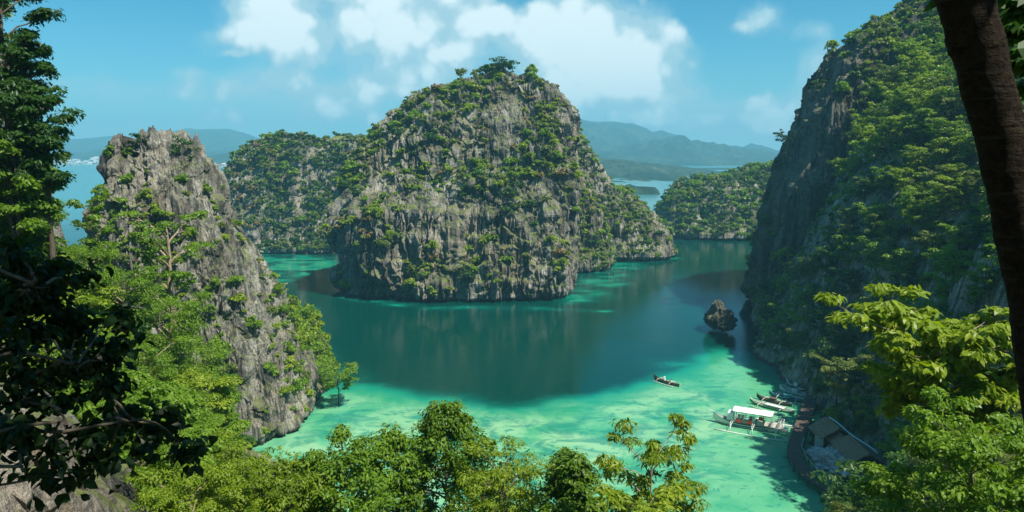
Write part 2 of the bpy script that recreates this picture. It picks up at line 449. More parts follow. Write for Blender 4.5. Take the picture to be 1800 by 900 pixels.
# ------------------------------------------------------------------ the hillside the viewer stands on, running round to the right-hand massif
HP = np.array([
    (0, 0, 43.2), (0, -10, 44), (2, 5, 39), (0, 10, 33), (0, 20, 25), (0, 35, 15), (0, 52, 5), (0, 68, -2), (0, 85, -6), (0, 110, -9),
    (-3, 4, 41.6), (-5, 5.5, 41.2), (-6.5, 10, 38.8), (-9, 12.5, 39.0), (-12, 12, 40.6), (-6.5, 14, 36), (-5, 20, 29), (-8, 26, 25),
    (-15, 20, 37), (-12, 26, 29), (-20, 30, 33), (-13, 35, 22), (-24, 44, 29), (-16, 48, 19), (-20, 60, 17), (-22, 74, 7), (-12, 62, 6), (-14, 76, -2), (-22, 88, -3), (-38, 102, -3), (-37, 90, 6),
    (-37, 54, 40), (-40, 55, 60), (-37, 46, 62), (-47, 50, 78), (-30, 33, 44), (-29, 38, 43), (-34, 46, 50), (-29, 46, 36), (-26, 46, 31), (-52, 66, 62), (-44, 75, 25), (-42, 66, 32), (-45, 90, 12), (-62, 100, 4), (-62, 118, -4), (-80, 80, 40), (-70, 40, 85), (-60, 0, 75),
    (-30, 10, 50), (-30, -30, 60), (0, -38, 55), (-95, 112, -4), (-100, 60, 60), (-55, 140, -8), (-20, 120, -9), (-60, 180, -10), (0, 180, -10),
    (7, 6, 40), (10, 12, 35), (10, 18, 29), (18, 22, 30), (14, 30, 20), (22, 38, 20), (17, 55, 8), (22, 68, -1), (26, 78, -4), (36, 86, -3), (30, 100, -6), (30, 60, 9), (38, 74, -1), (30, 150, -9),
    (43.5, 96, -1.5), (46, 104, -1), (44, 90, -1), (47, 100, .1), (47, 109, .3), (50, 104, .6), (50, 97, .5), (49, 90, .3), (50, 112, 1), (50, 118, -2), (52, 130, -3), (54, 150, -3), (57, 170, -3), (54, 97, 3), (56, 106, 5), (60, 118, 8), (60, 132, 8), (61, 150, 10), (64, 165, 14),
    (66, 102, 16), (70, 118, 26), (70, 135, 29), (70, 150, 31), (78, 150, 42), (80, 165, 46), (88, 176, 56), (84, 130, 42), (92, 150, 52), (104, 172, 66), (106, 150, 58), (78, 105, 38),
    (92, 115, 48), (104, 130, 54), (100, 90, 60), (80, 62, 58), (62, 62, 36), (60, 40, 54), (46, 50, 30), (45, 22, 46), (25, 10, 42), (62, 5, 72), (100, 0, 95), (115, 60, 80), (150, 100, 84), (150, 200, 84),
    (122, 158, 74), (115, 200, 84), (20, 215, -14), (0, 200, -12), (52, 213, -14), (45, 190, -10), (56, 187, -6), (-60, 213, -14), (62, 200, -6), (66, 214, -10), (64, 178, 1), (60, 82, 36), (61, 91, 34), (70, 84, 54), (56, 96, 18), (80, 92, 58), (25, -10, 50), (30, -38, 60), (150, -38, 110)], dtype=float)


def _rbf(P):
    A = np.sqrt(((P[:, None, :2] - P[None, :, :2]) ** 2).sum(-1) + 4.0)
    A = np.block([[A, np.ones((len(P), 1))], [np.ones((1, len(P))), np.zeros((1, 1))]])
    return np.linalg.solve(A, np.concatenate([P[:, 2], [0]]))


_W = _rbf(HP)


def ground(x, y, detail=True):
    x, y = np.asarray(x, float), np.asarray(y, float)
    z = np.full(x.shape, _W[-1])
    for p, w in zip(HP, _W[:-1]):
        z = z + w * np.sqrt((x - p[0]) ** 2 + (y - p[1]) ** 2 + 4.0)
    if detail:
        k = np.clip(np.hypot(x, y) / 14, .12, 1)
        z = z + np.exp(-((x + 9) ** 2 + (y - 12) ** 2) / 40) * (.6 * ridged(x * .8, y * .8, 0 * x, 3) + .34 * ridged(x * 2.4, y * 2.4, 0 * x, 3))
        z = z + k * (2.2 * fbm(x / 9, y / 9, 0 * x, 3) + 1.3 * np.clip(ridged(x * .16, y * .16, 0 * x + 3, 3), -.3, 1) + .25 * ridged(x * .9, y * .9, 0 * x, 2))
    return z


def hill():
    xs = np.concatenate([np.arange(-130, -16, .8), np.arange(-16, 12, .16), np.arange(12, 170, .8)])
    ys = np.concatenate([np.arange(-45, 3, 1.5), np.arange(3, 20, .16), np.arange(20, 215, .8)])
    X, Y = np.meshgrid(xs, ys)
    Z = np.maximum(ground(X, Y), -12)
    P = np.stack([X, Y, Z], -1)
    n = grid_normals(P, False)
    k = np.clip(np.hypot(X, Y) / 20, .15, 1)
    st = np.clip(1.2 - n[..., 2], 0, 1)
    P = P + n * (k * st * (1.2 * ridged(X * .35, Y * .35, Z * .05, 3) + .5 * fbm(X * .9, Y * .9, Z * .5, 3)))[..., None]
    me = mesh_np('hillside', P.reshape(-1, 3), grid_faces(len(ys), len(xs)), [M_ROCK_HILL])
    tag(link(bpy.data.objects.new('hillside', me)), kind='structure')


M_ROCK_HILL = rock_material('limestone_under_scrub', 1.25, .2, .6, 2.6)
hill()

# ------------------------------------------------------------------ far ranges
def far_mat(name, a, b):
    m, t, bs = mat(name, rough=.95, spec=.05)
    g = N(t, 'ShaderNodeNewGeometry')
    n1 = N(t, 'ShaderNodeTexNoise', inp={'Vector': g.outputs['Position'], 'Scale': .006, 'Detail': 8.0, 'Roughness': .65}).outputs[0]
    n2 = N(t, 'ShaderNodeTexNoise', inp={'Vector': g.outputs['Position'], 'Scale': .05, 'Detail': 5.0, 'Roughness': .7}).outputs[0]
    c = MIX(t, RAMP(t, n1, [(.42, 0), (.6, 1)]), a, b)
    c = MIX(t, RAMP(t, n2, [(.4, .8), (.6, 0)]), c, tuple(v * .45 for v in a))
    t.links.new(c, bs.inputs['Base Color'])
    return m


M_FAR = far_mat('dry_wooded_slopes', (.022, .055, .035), (.07, .10, .055))


def far_range(name, sil, Y, near, back, amp, seed, nu=420, nv=70):
    """a range of hills along a crest drawn through (column, row) at the distance Y, falling to the sea at the distance near"""
    px = np.linspace(sil[0][0], sil[-1][0], nu)
    py = np.interp(px, [s[0] for s in sil], [s[1] for s in sil])
    crest = np.array([at(a, b, Y) for a, b in zip(px, py)])
    hz = np.maximum(crest[:, 2], 1)
    t = np.linspace(0, 1, nv)
    rows = []
    for i, tt in enumerate(t):
        if tt < .7:
            k = tt / .7
            yy = near + (Y - near) * k
            h = k ** 1.15
        else:
            k = (tt - .7) / .3
            yy = Y + back * k
            h = 1 - k ** 1.5
        rows.append(np.stack([crest[:, 0], np.full(nu, yy), -6 + (hz + 6) * h], -1))
    P = np.array(rows)
    x, y = P[..., 0], P[..., 1]
    k = np.sin(np.clip(t / .7, 0, 1) * math.pi)[:, None] * .9 + .0
    S = min(amp * 4.2, 260)
    g = ridged(x / S + seed, y / (S * 2.2), 0 * x, 4) * .7 + fbm(x / S * .5 + seed, y / S * .5, 0 * x, 4)
    P[..., 2] += amp * k * 1.25 * (g - .25) * np.clip(hz[None, :] / hz.max(), .15, 1)
    P[..., 2] += amp * .05 * fbm(x / (amp * .5), y / (amp * .5), 0 * x + seed, 3)
    P[..., 1] += amp * 1.2 * fbm(x / (amp * 5) + seed, 0 * x, y * 0, 3) * (1 - t[:, None])
    me = mesh_np(name, P.reshape(-1, 3), grid_faces(nv, nu), [M_FAR], smooth=False)
    tag(link(bpy.data.objects.new(name, me)), kind='structure')


far_range('mountains', [(-200, 232), (0, 240), (70, 243), (120, 245), (160, 242), (212, 237), (240, 246), (280, 238), (310, 229), (330, 225), (345, 227), (400, 226), (430, 234), (460, 245), (500, 252), (560, 250), (640, 247), (700, 250), (800, 250)],
          4600, 3300, 350, 42, 3)
far_range('hills', [(-300, 262), (0, 268), (90, 266), (150, 268), (200, 260), (235, 252), (262, 254), (300, 263), (350, 268), (410, 264), (460, 262), (520, 268), (600, 270), (680, 272)],
          3400, 2850, 300, 20, 12)
far_range('hills', [(330, 284), (360, 276), (400, 268), (440, 266), (490, 264), (560, 268), (620, 270), (700, 274)], 2500, 2150, 300, 14, 17)
far_range('mountains', [(880, 225), (960, 212), (1000, 210), (1040, 214), (1078, 214), (1112, 217), (1130, 223), (1146, 232), (1160, 229), (1180, 237), (1206, 249), (1232, 256), (1252, 262), (1270, 262), (1292, 256), (1302, 260), (1322, 252), (1340, 262), (1360, 270), (1400, 276), (1460, 280), (1600, 270), (1800, 262)],
          4200, 2500, 400, 105, 21)
far_range('hills', [(900, 270), (1000, 268), (1040, 272), (1090, 280), (1130, 284), (1170, 288), (1200, 294), (1240, 300), (1300, 303), (1400, 306), (1500, 300)], 2100, 1020, 250, 22, 33)
far_range('hills', [(1083, 334), (1096, 327), (1106, 323), (1118, 327), (1140, 328), (1152, 329), (1158, 335)], 800, 775, 20, 1.6, 52, nu=80, nv=24)

# ------------------------------------------------------------------ water
def seg_dist(x, y, pts):
    d = np.full(x.shape, 1e9)
    for (ax, ay), (bx, by) in zip(pts[:-1], pts[1:]):
        vx, vy = bx - ax, by - ay
        t = np.clip(((x - ax) * vx + (y - ay) * vy) / (vx * vx + vy * vy + 1e-9), 0, 1)
        d = np.minimum(d, np.hypot(x - ax - t * vx, y - ay - t * vy))
    return d


def inside(x, y, pts):
    r = np.zeros(x.shape, bool)
    n = len(pts)
    for i in range(n):
        ax, ay = pts[i]
        bx, by = pts[(i + 1) % n]
        c = ((ay > y) != (by > y)) & (x < (bx - ax) * (y - ay) / (by - ay + 1e-12) + ax)
        r ^= c
    return r


def water():
    xs = np.concatenate([[-9000, -6000, -4000, -2500, -1400, -800, -500, -350, -260, -200], np.arange(-160, 140, .9), [160, 200, 260, 350, 500, 800, 1400, 2500, 4000, 6000, 9000]])
    ys = np.concatenate([[-60, 0, 40], np.arange(55, 430, .9), [440, 470, 520, 600, 750, 1000, 1500, 2200, 3200, 4500, 5200, 5600]])
    X, Y = np.meshgrid(xs, ys)
    w = lambda *pp: [tuple(wat(a, b)[:2]) for a, b in pp]
    wx = X + 7 * fbm(X / 16, Y / 16, 0 * X, 4, .6)
    wy = Y + 7 * fbm(X / 16 + 7, Y / 16, 0 * X, 4, .6)
    def poly(pts, soft):
        sd = seg_dist(wx, wy, pts + pts[:1]) * np.where(inside(wx, wy, pts), 1, -1)
        t = np.clip(sd / soft + .5, 0, 1)
        return t * t * (3 - 2 * t)
    bay = poly(w((520, 690), (600, 688), (680, 690), (740, 698), (800, 708), (870, 714), (940, 714), (1000, 708), (1060, 694), (1120, 676), (1180, 655), (1230, 632), (1290, 618), (1330, 620), (1360, 650)) + [(60, 120), (60, 70), (0, 55), (-60, 70), (-60, 110)], 15)
    sh = bay
    sand = poly(w((590, 705), (700, 716), (800, 722), (900, 728), (1000, 724), (1080, 708), (1160, 690), (1230, 672), (1290, 668), (1310, 700), (1270, 760), (1240, 900)) + [(5, 55), (-20, 70), (-40, 96)], 14)  # pale sand; right edge follows the shadow line, so shaded water is coloured darker
    inlet = poly(w((440, 444), (600, 452), (600, 468), (560, 480), (500, 500), (470, 500), (430, 470)), 14) * .62
    cove = poly(w((1000, 462), (1075, 460), (1150, 458), (1110, 475), (1100, 500), (1060, 522), (1000, 532), (960, 520)), 12) * .42
    def strip(pts, wd, s):
        return s * np.exp(-(seg_dist(wx * .6 + X * .4, wy * .6 + Y * .4, pts) / wd) ** 2)
    brk = np.clip(.62 + 1.5 * fbm(X / 7, Y / 4, 0 * X + 5, 4), .15, 1.2)
    for q in (inlet, cove, strip(w((600, 520), (680, 534), (740, 541)), 2.2, .5), strip(w((745, 543), (800, 542), (880, 541)), 2.2, .6), strip(w((905, 541), (1000, 541), (1060, 546)), 2.0, .42),
              strip(w((540, 640), (600, 670)), 5, .5), strip(w((1230, 640), (1180, 640)), 5, .35), strip(w((520, 540), (530, 600), (560, 640)), 4, .35),
              strip(w((1075, 458), (1190, 455)), 3.5, .45), strip(w((1380, 610), (1400, 640)), 5, .3)):
        sh = np.maximum(sh, q * brk)
    V = np.stack([X, Y, 0 * X], -1).reshape(-1, 3)
    far = np.clip((Y - 430) / 150, 0, 1)
    m, t, b = mat('sea_water', rough=.05, spec=.5)
    a1 = N(t, 'ShaderNodeAttribute', attribute_name='shallow').outputs['Fac']
    a2 = N(t, 'ShaderNodeAttribute', attribute_name='sand').outputs['Fac']
    a3 = N(t, 'ShaderNodeAttribute', attribute_name='open_sea').outputs['Fac']
    g = N(t, 'ShaderNodeNewGeometry')
    P = g.outputs['Position']
    def noise(sc, st=(1, 1, 1), det=5.0, ro=.6, dist=0.0):
        mp = N(t, 'ShaderNodeMapping', inp={0: P, 3: st})
        return N(t, 'ShaderNodeTexNoise', inp={'Vector': mp.outputs[0], 'Scale': sc, 'Detail': det, 'Roughness': ro, 'Distortion': dist}).outputs[0]
    patch = noise(.085, (1, 1.25, 1), 7, .62, .6)
    fine = noise(.55, (1, 1.2, 1), 5, .65, .4)
    bed = M2(t, 'ADD', a1, M2(t, 'MULTIPLY', M2(t, 'SUBTRACT', patch, .5), M2(t, 'MULTIPLY', a1, .9)))
    c = RAMP(t, bed, [(0.0, (.0003, .040, .031)), (.22, (.001, .095, .072)), (.5, (.004, .22, .14)), (.78, (.025, .27, .145)), (1.0, (.10, .37, .195))])
    pale = M2(t, 'MULTIPLY', a2, RAMP(t, patch, [(.42, 0), (.60, 1)]))
    c = MIX(t, M2(t, 'MULTIPLY', pale, .85), c, (.24, .46, .26))
    coral = M2(t, 'MULTIPLY', RAMP(t, noise(.16, (1, 1.5, 1), 6, .66, .8), [(.47, 0), (.58, 1)]), M2(t, 'MULTIPLY', a1, a2))
    c = MIX(t, M2(t, 'MULTIPLY', coral, .72), c, (.008, .19, .14))
    spk = M2(t, 'MULTIPLY', RAMP(t, fine, [(.56, 0), (.66, 1)]), a1)
    c = MIX(t, M2(t, 'MULTIPLY', spk, .8), c, (.012, .21, .15))
    c = MIX(t, a3, c, (.06, .22, .24))
    t.links.new(c, b.inputs['Base Color'])
    b.inputs['IOR'].default_value = 1.333
    b.inputs['Specular IOR Level'].default_value = .22
    r1 = noise(.9, (1, 1.6, 1), 4, .6)
    r2 = noise(.16, (1, 1.5, 1), 3, .5)
    h = M2(t, 'ADD', M2(t, 'ADD', M2(t, 'MULTIPLY', r1, .075), M2(t, 'MULTIPLY', noise(3.2, (1, 1.8, 1), 3, .6), .02)), M2(t, 'MULTIPLY', r2, .10))
    calm = RAMP(t, noise(.02, (1, 1.6, 1), 3, .5), [(.35, .25), (.65, 1.0)])
    bp = N(t, 'ShaderNodeBump', inp={'Height': h, 'Strength': calm, 'Distance': 0.6})
    t.links.new(bp.outputs[0], b.inputs['Normal'])
    rr = M2(t, 'ADD', .06, M2(t, 'MULTIPLY', a3, .14))
    t.links.new(rr, b.inputs['Roughness'])
    me = mesh_np('sea', V, grid_faces(len(ys), len(xs)), [m], smooth=True, attr={'shallow': sh.ravel(), 'sand': sand.ravel(), 'open_sea': far.ravel()})
    tag(link(bpy.data.objects.new('sea', me)), kind='structure')


water()
# ------------------------------------------------------------------ foliage
def leaf_mat(name, dark, mid, light, trans=.45, rough=.42):
    m = bpy.data.materials.new(name)
    m.use_nodes = True
    t = m.node_tree
    t.nodes.clear()
    a = N(t, 'ShaderNodeAttribute', attribute_name='tone').outputs['Fac']
    oi = N(t, 'ShaderNodeObjectInfo').outputs['Random']
    gn = N(t, 'ShaderNodeNewGeometry').outputs['Random Per Island']
    a = M2(t, 'ADD', a, M2(t, 'MULTIPLY', M2(t, 'SUBTRACT', gn, .5), .30))
    f = M2(t, 'ADD', M2(t, 'MULTIPLY', a, .75), M2(t, 'MULTIPLY', oi, .25))
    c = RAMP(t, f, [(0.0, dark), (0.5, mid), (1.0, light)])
    p = N(t, 'ShaderNodeBsdfPrincipled', inp={'Base Color': c, 'Roughness': rough, 'Specular IOR Level': .35})
    tr = N(t, 'ShaderNodeBsdfTranslucent', inp={'Color': MIX(t, 1.0, c, (1.3, 1.4, .5), 'MULTIPLY')})
    mx = N(t, 'ShaderNodeMixShader', inp={0: trans, 1: p.outputs[0], 2: tr.outputs[0]})
    N(t, 'ShaderNodeOutputMaterial', inp={'Surface': mx.outputs[0]})
    return m


L_DEEP = leaf_mat('leaf_deep_green', (.014, .042, .010), (.040, .105, .018), (.07, .16, .03))
L_FRESH = leaf_mat('leaf_fresh_green', (.050, .11, .006), (.125, .235, .014), (.22, .34, .03))
L_YELLOW = leaf_mat('leaf_yellow_green', (.07, .13, .006), (.17, .26, .012), (.30, .38, .03))
L_OLIVE = leaf_mat('leaf_olive', (.045, .08, .012), (.105, .155, .026), (.20, .25, .055))
L_DRY = leaf_mat('leaf_dry', (.08, .06, .02), (.16, .12, .035), (.24, .17, .05), .2)
BARK = worn('bark', (.13, .105, .08), .9, .6, 9.0, .1, (1, 1, .3))
BARK_PALE = worn('pale_bark', (.34, .27, .20), .85, .5, 9.0, .1, (1, 1, .4))


def unit(v):
    return v / (np.linalg.norm(v, axis=-1, keepdims=True) + 1e-9)


def leaves(rng, C0, Nn, D, length, width, ovate=False, fold=.0):
    """leaf blades at C0 with normals Nn and stem-to-tip directions D"""
    n = len(C0)
    D = unit(D - (D * Nn).sum(-1, keepdims=True) * Nn)
    S = np.cross(Nn, D)
    k = rng.uniform(.7, 1.25, (n, 1))
    l, w = length * k, width * k * rng.uniform(.8, 1.2, (n, 1))
    if not ovate:
        V = np.stack([C0 - D * l / 2, C0 - S * w / 2 + D * l * .05, C0 + D * l / 2 - Nn * l * .10, C0 + S * w / 2 + D * l * .05], 1)
        return V.reshape(-1, 3), np.arange(n * 4).reshape(-1, 4)
    b = C0 - D * l / 2
    V = np.stack([b, C0 - D * l * .22 - S * w * .42 + Nn * w * fold, C0 + D * l * .12 - S * w * .45 + Nn * w * fold, C0 + D * l * .52 - Nn * l * .10,
                  C0 + D * l * .12 + S * w * .45 + Nn * w * fold, C0 - D * l * .22 + S * w * .42 + Nn * w * fold, C0 - D * l * .02], 1)
    i = np.arange(n)[:, None] * 7
    Fq = np.stack([i + np.array([[0, 1, 2, 6]]), i + np.array([[6, 2, 3, 3]]), i + np.array([[6, 3, 4, 4]]), i + np.array([[0, 6, 4, 5]])], 1)
    # degenerate corners are replaced by true quads
    Fq = np.stack([i + np.array([[0, 1, 2, 6]]), i + np.array([[2, 3, 4, 6]]), i + np.array([[0, 6, 4, 5]])], 1)
    return V.reshape(-1, 3), Fq.reshape(-1, 4)


def clumps(rng, tips, radii, per, flat=.5, length=.35, width=.2, up=1.0, ovate=False, droop=.2, tone_base=None, fold=0.0, shell=.55):
    """leaves gathered round the branch tips, most of them near the upper skin of each clump"""
    T = len(tips)
    idx = np.repeat(np.arange(T), per)
    n = len(idx)
    u = unit(rng.normal(size=(n, 3)))
    u[:, 2] = np.where(rng.rand(n) < .62, np.abs(u[:, 2]), u[:, 2])
    rr = radii[idx] * (shell + (1 - shell) * rng.rand(n)) * rng.uniform(.75, 1.15, n)
    off = u * rr[:, None]
    off[:, 2] *= flat
    Cc = tips[idx] + off
    out = unit(off * np.array([1, 1, .6]) + 1e-6)
    nn = unit(np.array([0, 0, 1.0]) * up + out * .55 + rng.normal(size=(n, 3)) * .42)
    D = unit(out * np.array([1, 1, .3]) + rng.normal(size=(n, 3)) * .5 - np.array([0, 0, droop]))
    V, Fq = leaves(rng, Cc, nn, D, length, width, ovate, fold)
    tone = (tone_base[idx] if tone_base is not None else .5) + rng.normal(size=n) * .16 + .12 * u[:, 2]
    per_f = 3 if ovate else 1
    return V, Fq, np.repeat(np.clip(tone, 0, 1), per_f)


def tube_mesh(paths, sides=6):
    """tapering round limbs; a path is (points, radii)"""
    Vs, Fs, o = [], [], 0
    a = np.linspace(0, 2 * math.pi, sides, endpoint=False)
    for P, r in paths:
        P = np.asarray(P, float); r = np.asarray(r, float)
        d = unit(np.gradient(P, axis=0))
        ref = np.array([0.0, 0, 1]) if abs(d[0][2]) < .8 else np.array([1.0, 0, 0])
        s = unit(np.cross(d, ref)); t = np.cross(s, d)
        ring = P[:, None] + (s[:, None] * np.cos(a)[None, :, None] + t[:, None] * np.sin(a)[None, :, None]) * r[:, None, None]
        Vs.append(ring.reshape(-1, 3))
        Fs.append(grid_faces(len(P), sides, True) + o)
        o += len(P) * sides
    return np.concatenate(Vs), np.concatenate(Fs)


def bend(rng, a, b, n=6, wob=.08, sag=0.0):
    a, b = np.asarray(a, float), np.asarray(b, float)
    L = np.linalg.norm(b - a)
    t = np.linspace(0, 1, n)[:, None]
    w = np.cumsum(rng.normal(size=(n, 3)), 0) * wob * L / n
    w = w - w[0] - t * (w[-1] - w[0])
    P = a + (b - a) * t + w
    P[:, 2] += sag * L * (t[:, 0] * (1 - t[:, 0])) * 4
    return P


def tree_parts(rng, H, cr, base, shape='round', prim=11, sub=4, r0=None, lean=(0, 0), tipr=.75, wide=.25):
    """a branching frame: returns limb paths, and clump centres with radii"""
    r0 = r0 or H * .022
    top = np.array([lean[0], lean[1], H * .93])
    tr = bend(rng, (0, 0, -1.5), top, 9, .10)
    rad = np.linspace(r0, r0 * .22, 9)
    paths, tips, trs = [(tr, rad)], [], []
    for k in range(prim):
        f = (k + .5) / prim
        hh = base + (1 - base) * f ** .9 * .96
        if shape == 'cone':
            env = (1 - f) ** .9 + .05
        elif shape == 'umbrella':
            env = .45 + .55 * f if f < .8 else 1.0
        else:
            env = math.sin(math.pi * min(1, .22 + .72 * f)) ** .7
        env *= rng.uniform(.62, 1.18)
        a = k * 2.399 + rng.uniform(-.4, .4)
        st = tr[0] + 0
        j = np.interp(max(0, hh - env * cr / H * (.55 if shape != 'cone' else .15)), tr[:, 2] / H, np.arange(9))
        i0 = int(j); q = j - i0
        st = tr[i0] * (1 - q) + tr[min(8, i0 + 1)] * q
        en = np.array([math.cos(a) * cr * env * .8 + top[0] * hh, math.sin(a) * cr * env * .8 + top[1] * hh, hh * H])
        pb = bend(rng, st, en, 6, .12, .10)
        rb = r0 * .42 * (1 - .5 * f)
        paths.append((pb, np.linspace(rb, rb * .35, 6)))
        for s in range(sub):
            g = rng.uniform(.45, 1.0) if s else 1.0
            p0 = pb[min(5, int(g * 5))]
            dd = unit(np.array([math.cos(a + rng.uniform(-1.2, 1.2)), math.sin(a + rng.uniform(-1.2, 1.2)), rng.uniform(-.1, .7)]))
            e2 = p0 + dd * cr * wide * (min(1.0, env + .25) if shape == 'cone' else 1.0) * rng.uniform(.7, 1.3)
            paths.append((bend(rng, p0, e2, 4, .1), np.linspace(rb * .4, rb * .12, 4)))
            tips.append(e2)
            trs.append(tipr * rng.uniform(.55, 1.35))
    tips.append(tr[-1] + np.array([0, 0, .1])); trs.append(tipr)
    return paths, np.array(tips), np.array(trs)


def make_tree_meshes(name, seed, H, cr, base, shape, prim, sub, per, ll, lw, lm, bark=None, flat=.5, tipr=.75, ovate=False, tone=.5, droop=.2, r0=None, lean=(0, 0), up=1.0, wide=.25, sides=5, fold=0.0, shell=.55):
    rng = np.random.RandomState(seed)
    paths, tips, trs = tree_parts(rng, H, cr, base, shape, prim, sub, r0, lean, tipr, wide)
    V, Fq = tube_mesh(paths, sides)
    trunk = mesh_np(name + '_trunk', V, Fq, [bark or BARK], smooth=True)
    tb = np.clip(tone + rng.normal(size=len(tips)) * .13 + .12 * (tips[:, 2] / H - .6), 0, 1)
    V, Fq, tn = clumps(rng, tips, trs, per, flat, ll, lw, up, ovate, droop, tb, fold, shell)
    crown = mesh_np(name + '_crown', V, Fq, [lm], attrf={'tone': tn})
    return trunk, crown


def place_tree(meshes, loc, rz=0.0, s=1.0, label=None, group=None, name='tree', cat='tree', sz=None):
    root = bpy.data.objects.new(name, None)
    root.empty_display_size = .3
    link(root)
    root.location = loc
    root.rotation_euler = (0, 0, rz)
    root.scale = (s, s, sz or s)
    for nm, me in zip(('trunk', 'crown'), meshes):
        link(bpy.data.objects.new(nm, me), root)
    tag(root, label, cat, group)
    return root


def place_shrub(me, loc, rz, s, label, group, name='shrub', cat='shrub', tilt=0):
    o = link(bpy.data.objects.new(name, me))
    o.location = loc; o.rotation_euler = (tilt, 0, rz); o.scale = s
    return tag(o, label, cat, group)


# ---- small shrubs of the cliffs: one mesh each (leaves over a few stems)
def shrub_arrays(seed, n_tip=9, per=34, ll=.42, lw=.30, R0=1.0, flat=.8, tone=.5):
    rng = np.random.RandomState(seed)
    tips = []
    for k in range(n_tip):
        a = k * 2.4 + rng.uniform(-.5, .5); r = R0 * .75 * math.sqrt((k + .3) / n_tip)
        tips.append((math.cos(a) * r, math.sin(a) * r, R0 * (.95 - .65 * (r / R0) ** 2) * rng.uniform(.6, 1.25)))
    tips = np.array(tips)
    trs = R0 * .42 * rng.uniform(.7, 1.3, n_tip)
    tb = np.clip(tone + rng.normal(size=n_tip) * .16, 0, 1)
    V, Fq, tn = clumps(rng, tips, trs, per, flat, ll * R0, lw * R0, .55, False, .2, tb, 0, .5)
    paths = [(bend(rng, (0, 0, -.5), t, 4, .15), np.linspace(.05, .02, 4)) for t in tips[::2]]
    V2, F2 = tube_mesh(paths, 4)
    return V, Fq, tn, V2, F2


SHRUB_SRC = {}
LM = {'fresh': L_FRESH, 'deep': L_DEEP, 'yellow': L_YELLOW, 'olive': L_OLIVE, 'dry': L_DRY}
for kind in ('fresh', 'deep', 'yellow', 'olive', 'dry'):
    SHRUB_SRC[kind] = []
    for v in range(3):
        V, Fq, tn, V2, F2 = shrub_arrays(100 + v * 7 + len(SHRUB_SRC) * 31, ll=.30, lw=.22, per=44, tone=.66)
        me = mesh_np('shrub_' + kind, np.concatenate([V, V2]), np.concatenate([Fq, F2 + len(V)]), [LM[kind], BARK],
                     mi=np.concatenate([np.zeros(len(Fq)), np.ones(len(F2))]).astype(int), attrf={'tone': np.concatenate([tn, np.full(len(F2), .5)])})
        SHRUB_SRC[kind].append(me)
SMALL_SRC = [shrub_arrays(400 + v, n_tip=6, per=20, ll=.42, lw=.32, tone=.68) for v in range(6)]


class Mass:
    """plants too many to count, gathered in one mesh"""
    def __init__(s):
        s.V, s.F, s.T, s.M, s.o = [], [], [], [], 0

    def add(s, loc, rz, sc, mi, rng, tone=0.0):
        V, Fq, tn, _, _ = SMALL_SRC[rng.randint(len(SMALL_SRC))]
        c, q = math.cos(rz), math.sin(rz)
        W = np.stack([V[:, 0] * c - V[:, 1] * q, V[:, 0] * q + V[:, 1] * c, V[:, 2]], -1) * np.array(sc) + np.array(loc)
        s.V.append(W); s.F.append(Fq + s.o); s.T.append(np.clip(tn + tone, 0, 1)); s.M.append(np.full(len(Fq), mi)); s.o += len(W)

    def build(s, name, mats):
        if not s.V:
            return
        me = mesh_np(name, np.concatenate(s.V), np.concatenate(s.F), mats, mi=np.concatenate(s.M), attrf={'tone': np.concatenate(s.T)})
        return tag(link(bpy.data.objects.new(name, me)), kind='stuff')


def blob(px, py, L):
    s = 0
    for (a, b, ra, rb, w) in L:
        s = s + w * np.exp(-((px - a) / ra) ** 2 - ((py - b) / rb) ** 2)
    return s


CAMP = np.array([0, 0, CAM_H])


def scatter(key, n, base, blobs, slope_w, seed, smin, smax, ymin=1.5, nthr=.0, noise_amp=1.0, rnear=.55, power=1.0, expn=2.2):
    """spots on a landform where plants grow: on the sides in view, more on gentle slopes and in the leafy patches"""
    rng = np.random.RandomState(seed)
    out = []
    for P, Nn in SURF[key]:
        p, nn = P[1:-1].reshape(-1, 3), Nn[1:-1].reshape(-1, 3)
        du = np.linalg.norm(np.roll(P, -1, 1) - P, axis=-1)
        dv = np.linalg.norm(np.gradient(P, axis=0), axis=-1)
        area = (du * dv)[1:-1].reshape(-1)
        px, py, dep = proj(p)
        view = unit(CAMP - p)
        facing = (view * nn).sum(-1)
        w = base + slope_w * np.clip(nn[:, 2], 0, 1) + blob(px, py, blobs)
        w = w * np.clip(.75 + noise_amp * 1.8 * fbm(p[:, 0] / 7 + seed, p[:, 1] / 7, p[:, 2] / 7, 3), 0, 2)
        w = w * (facing > -.25) * (p[:, 2] > ymin) * (px > -60) * (px < 1860) * (py > -60)
        w = np.clip(w, 0, None) ** power * area
        k = rng.choice(len(p), size=n, p=w / w.sum())
        for i in k:
            out.append((p[i], nn[i], px[i], py[i], dep[i]))
    res, cells = [], {}
    for (q, m, a, b, d) in out:
        s = smin + (smax - smin) * rng.rand() ** expn
        key2 = tuple((q // 3).astype(int))
        ok = True
        for dx in (-1, 0, 1):
            for dy in (-1, 0, 1):
                for dz in (-1, 0, 1):
                    for (r, s2) in cells.get((key2[0] + dx, key2[1] + dy, key2[2] + dz), ()):
                        if np.linalg.norm(r - q) < rnear * (s + s2):
                            ok = False
        if ok:
            cells.setdefault(key2, []).append((q, s))
            res.append((q, m, a, b, d, s))
    return res


PLACES = []                                         # (position, normal, px, py, depth, size, leaf kind, where)


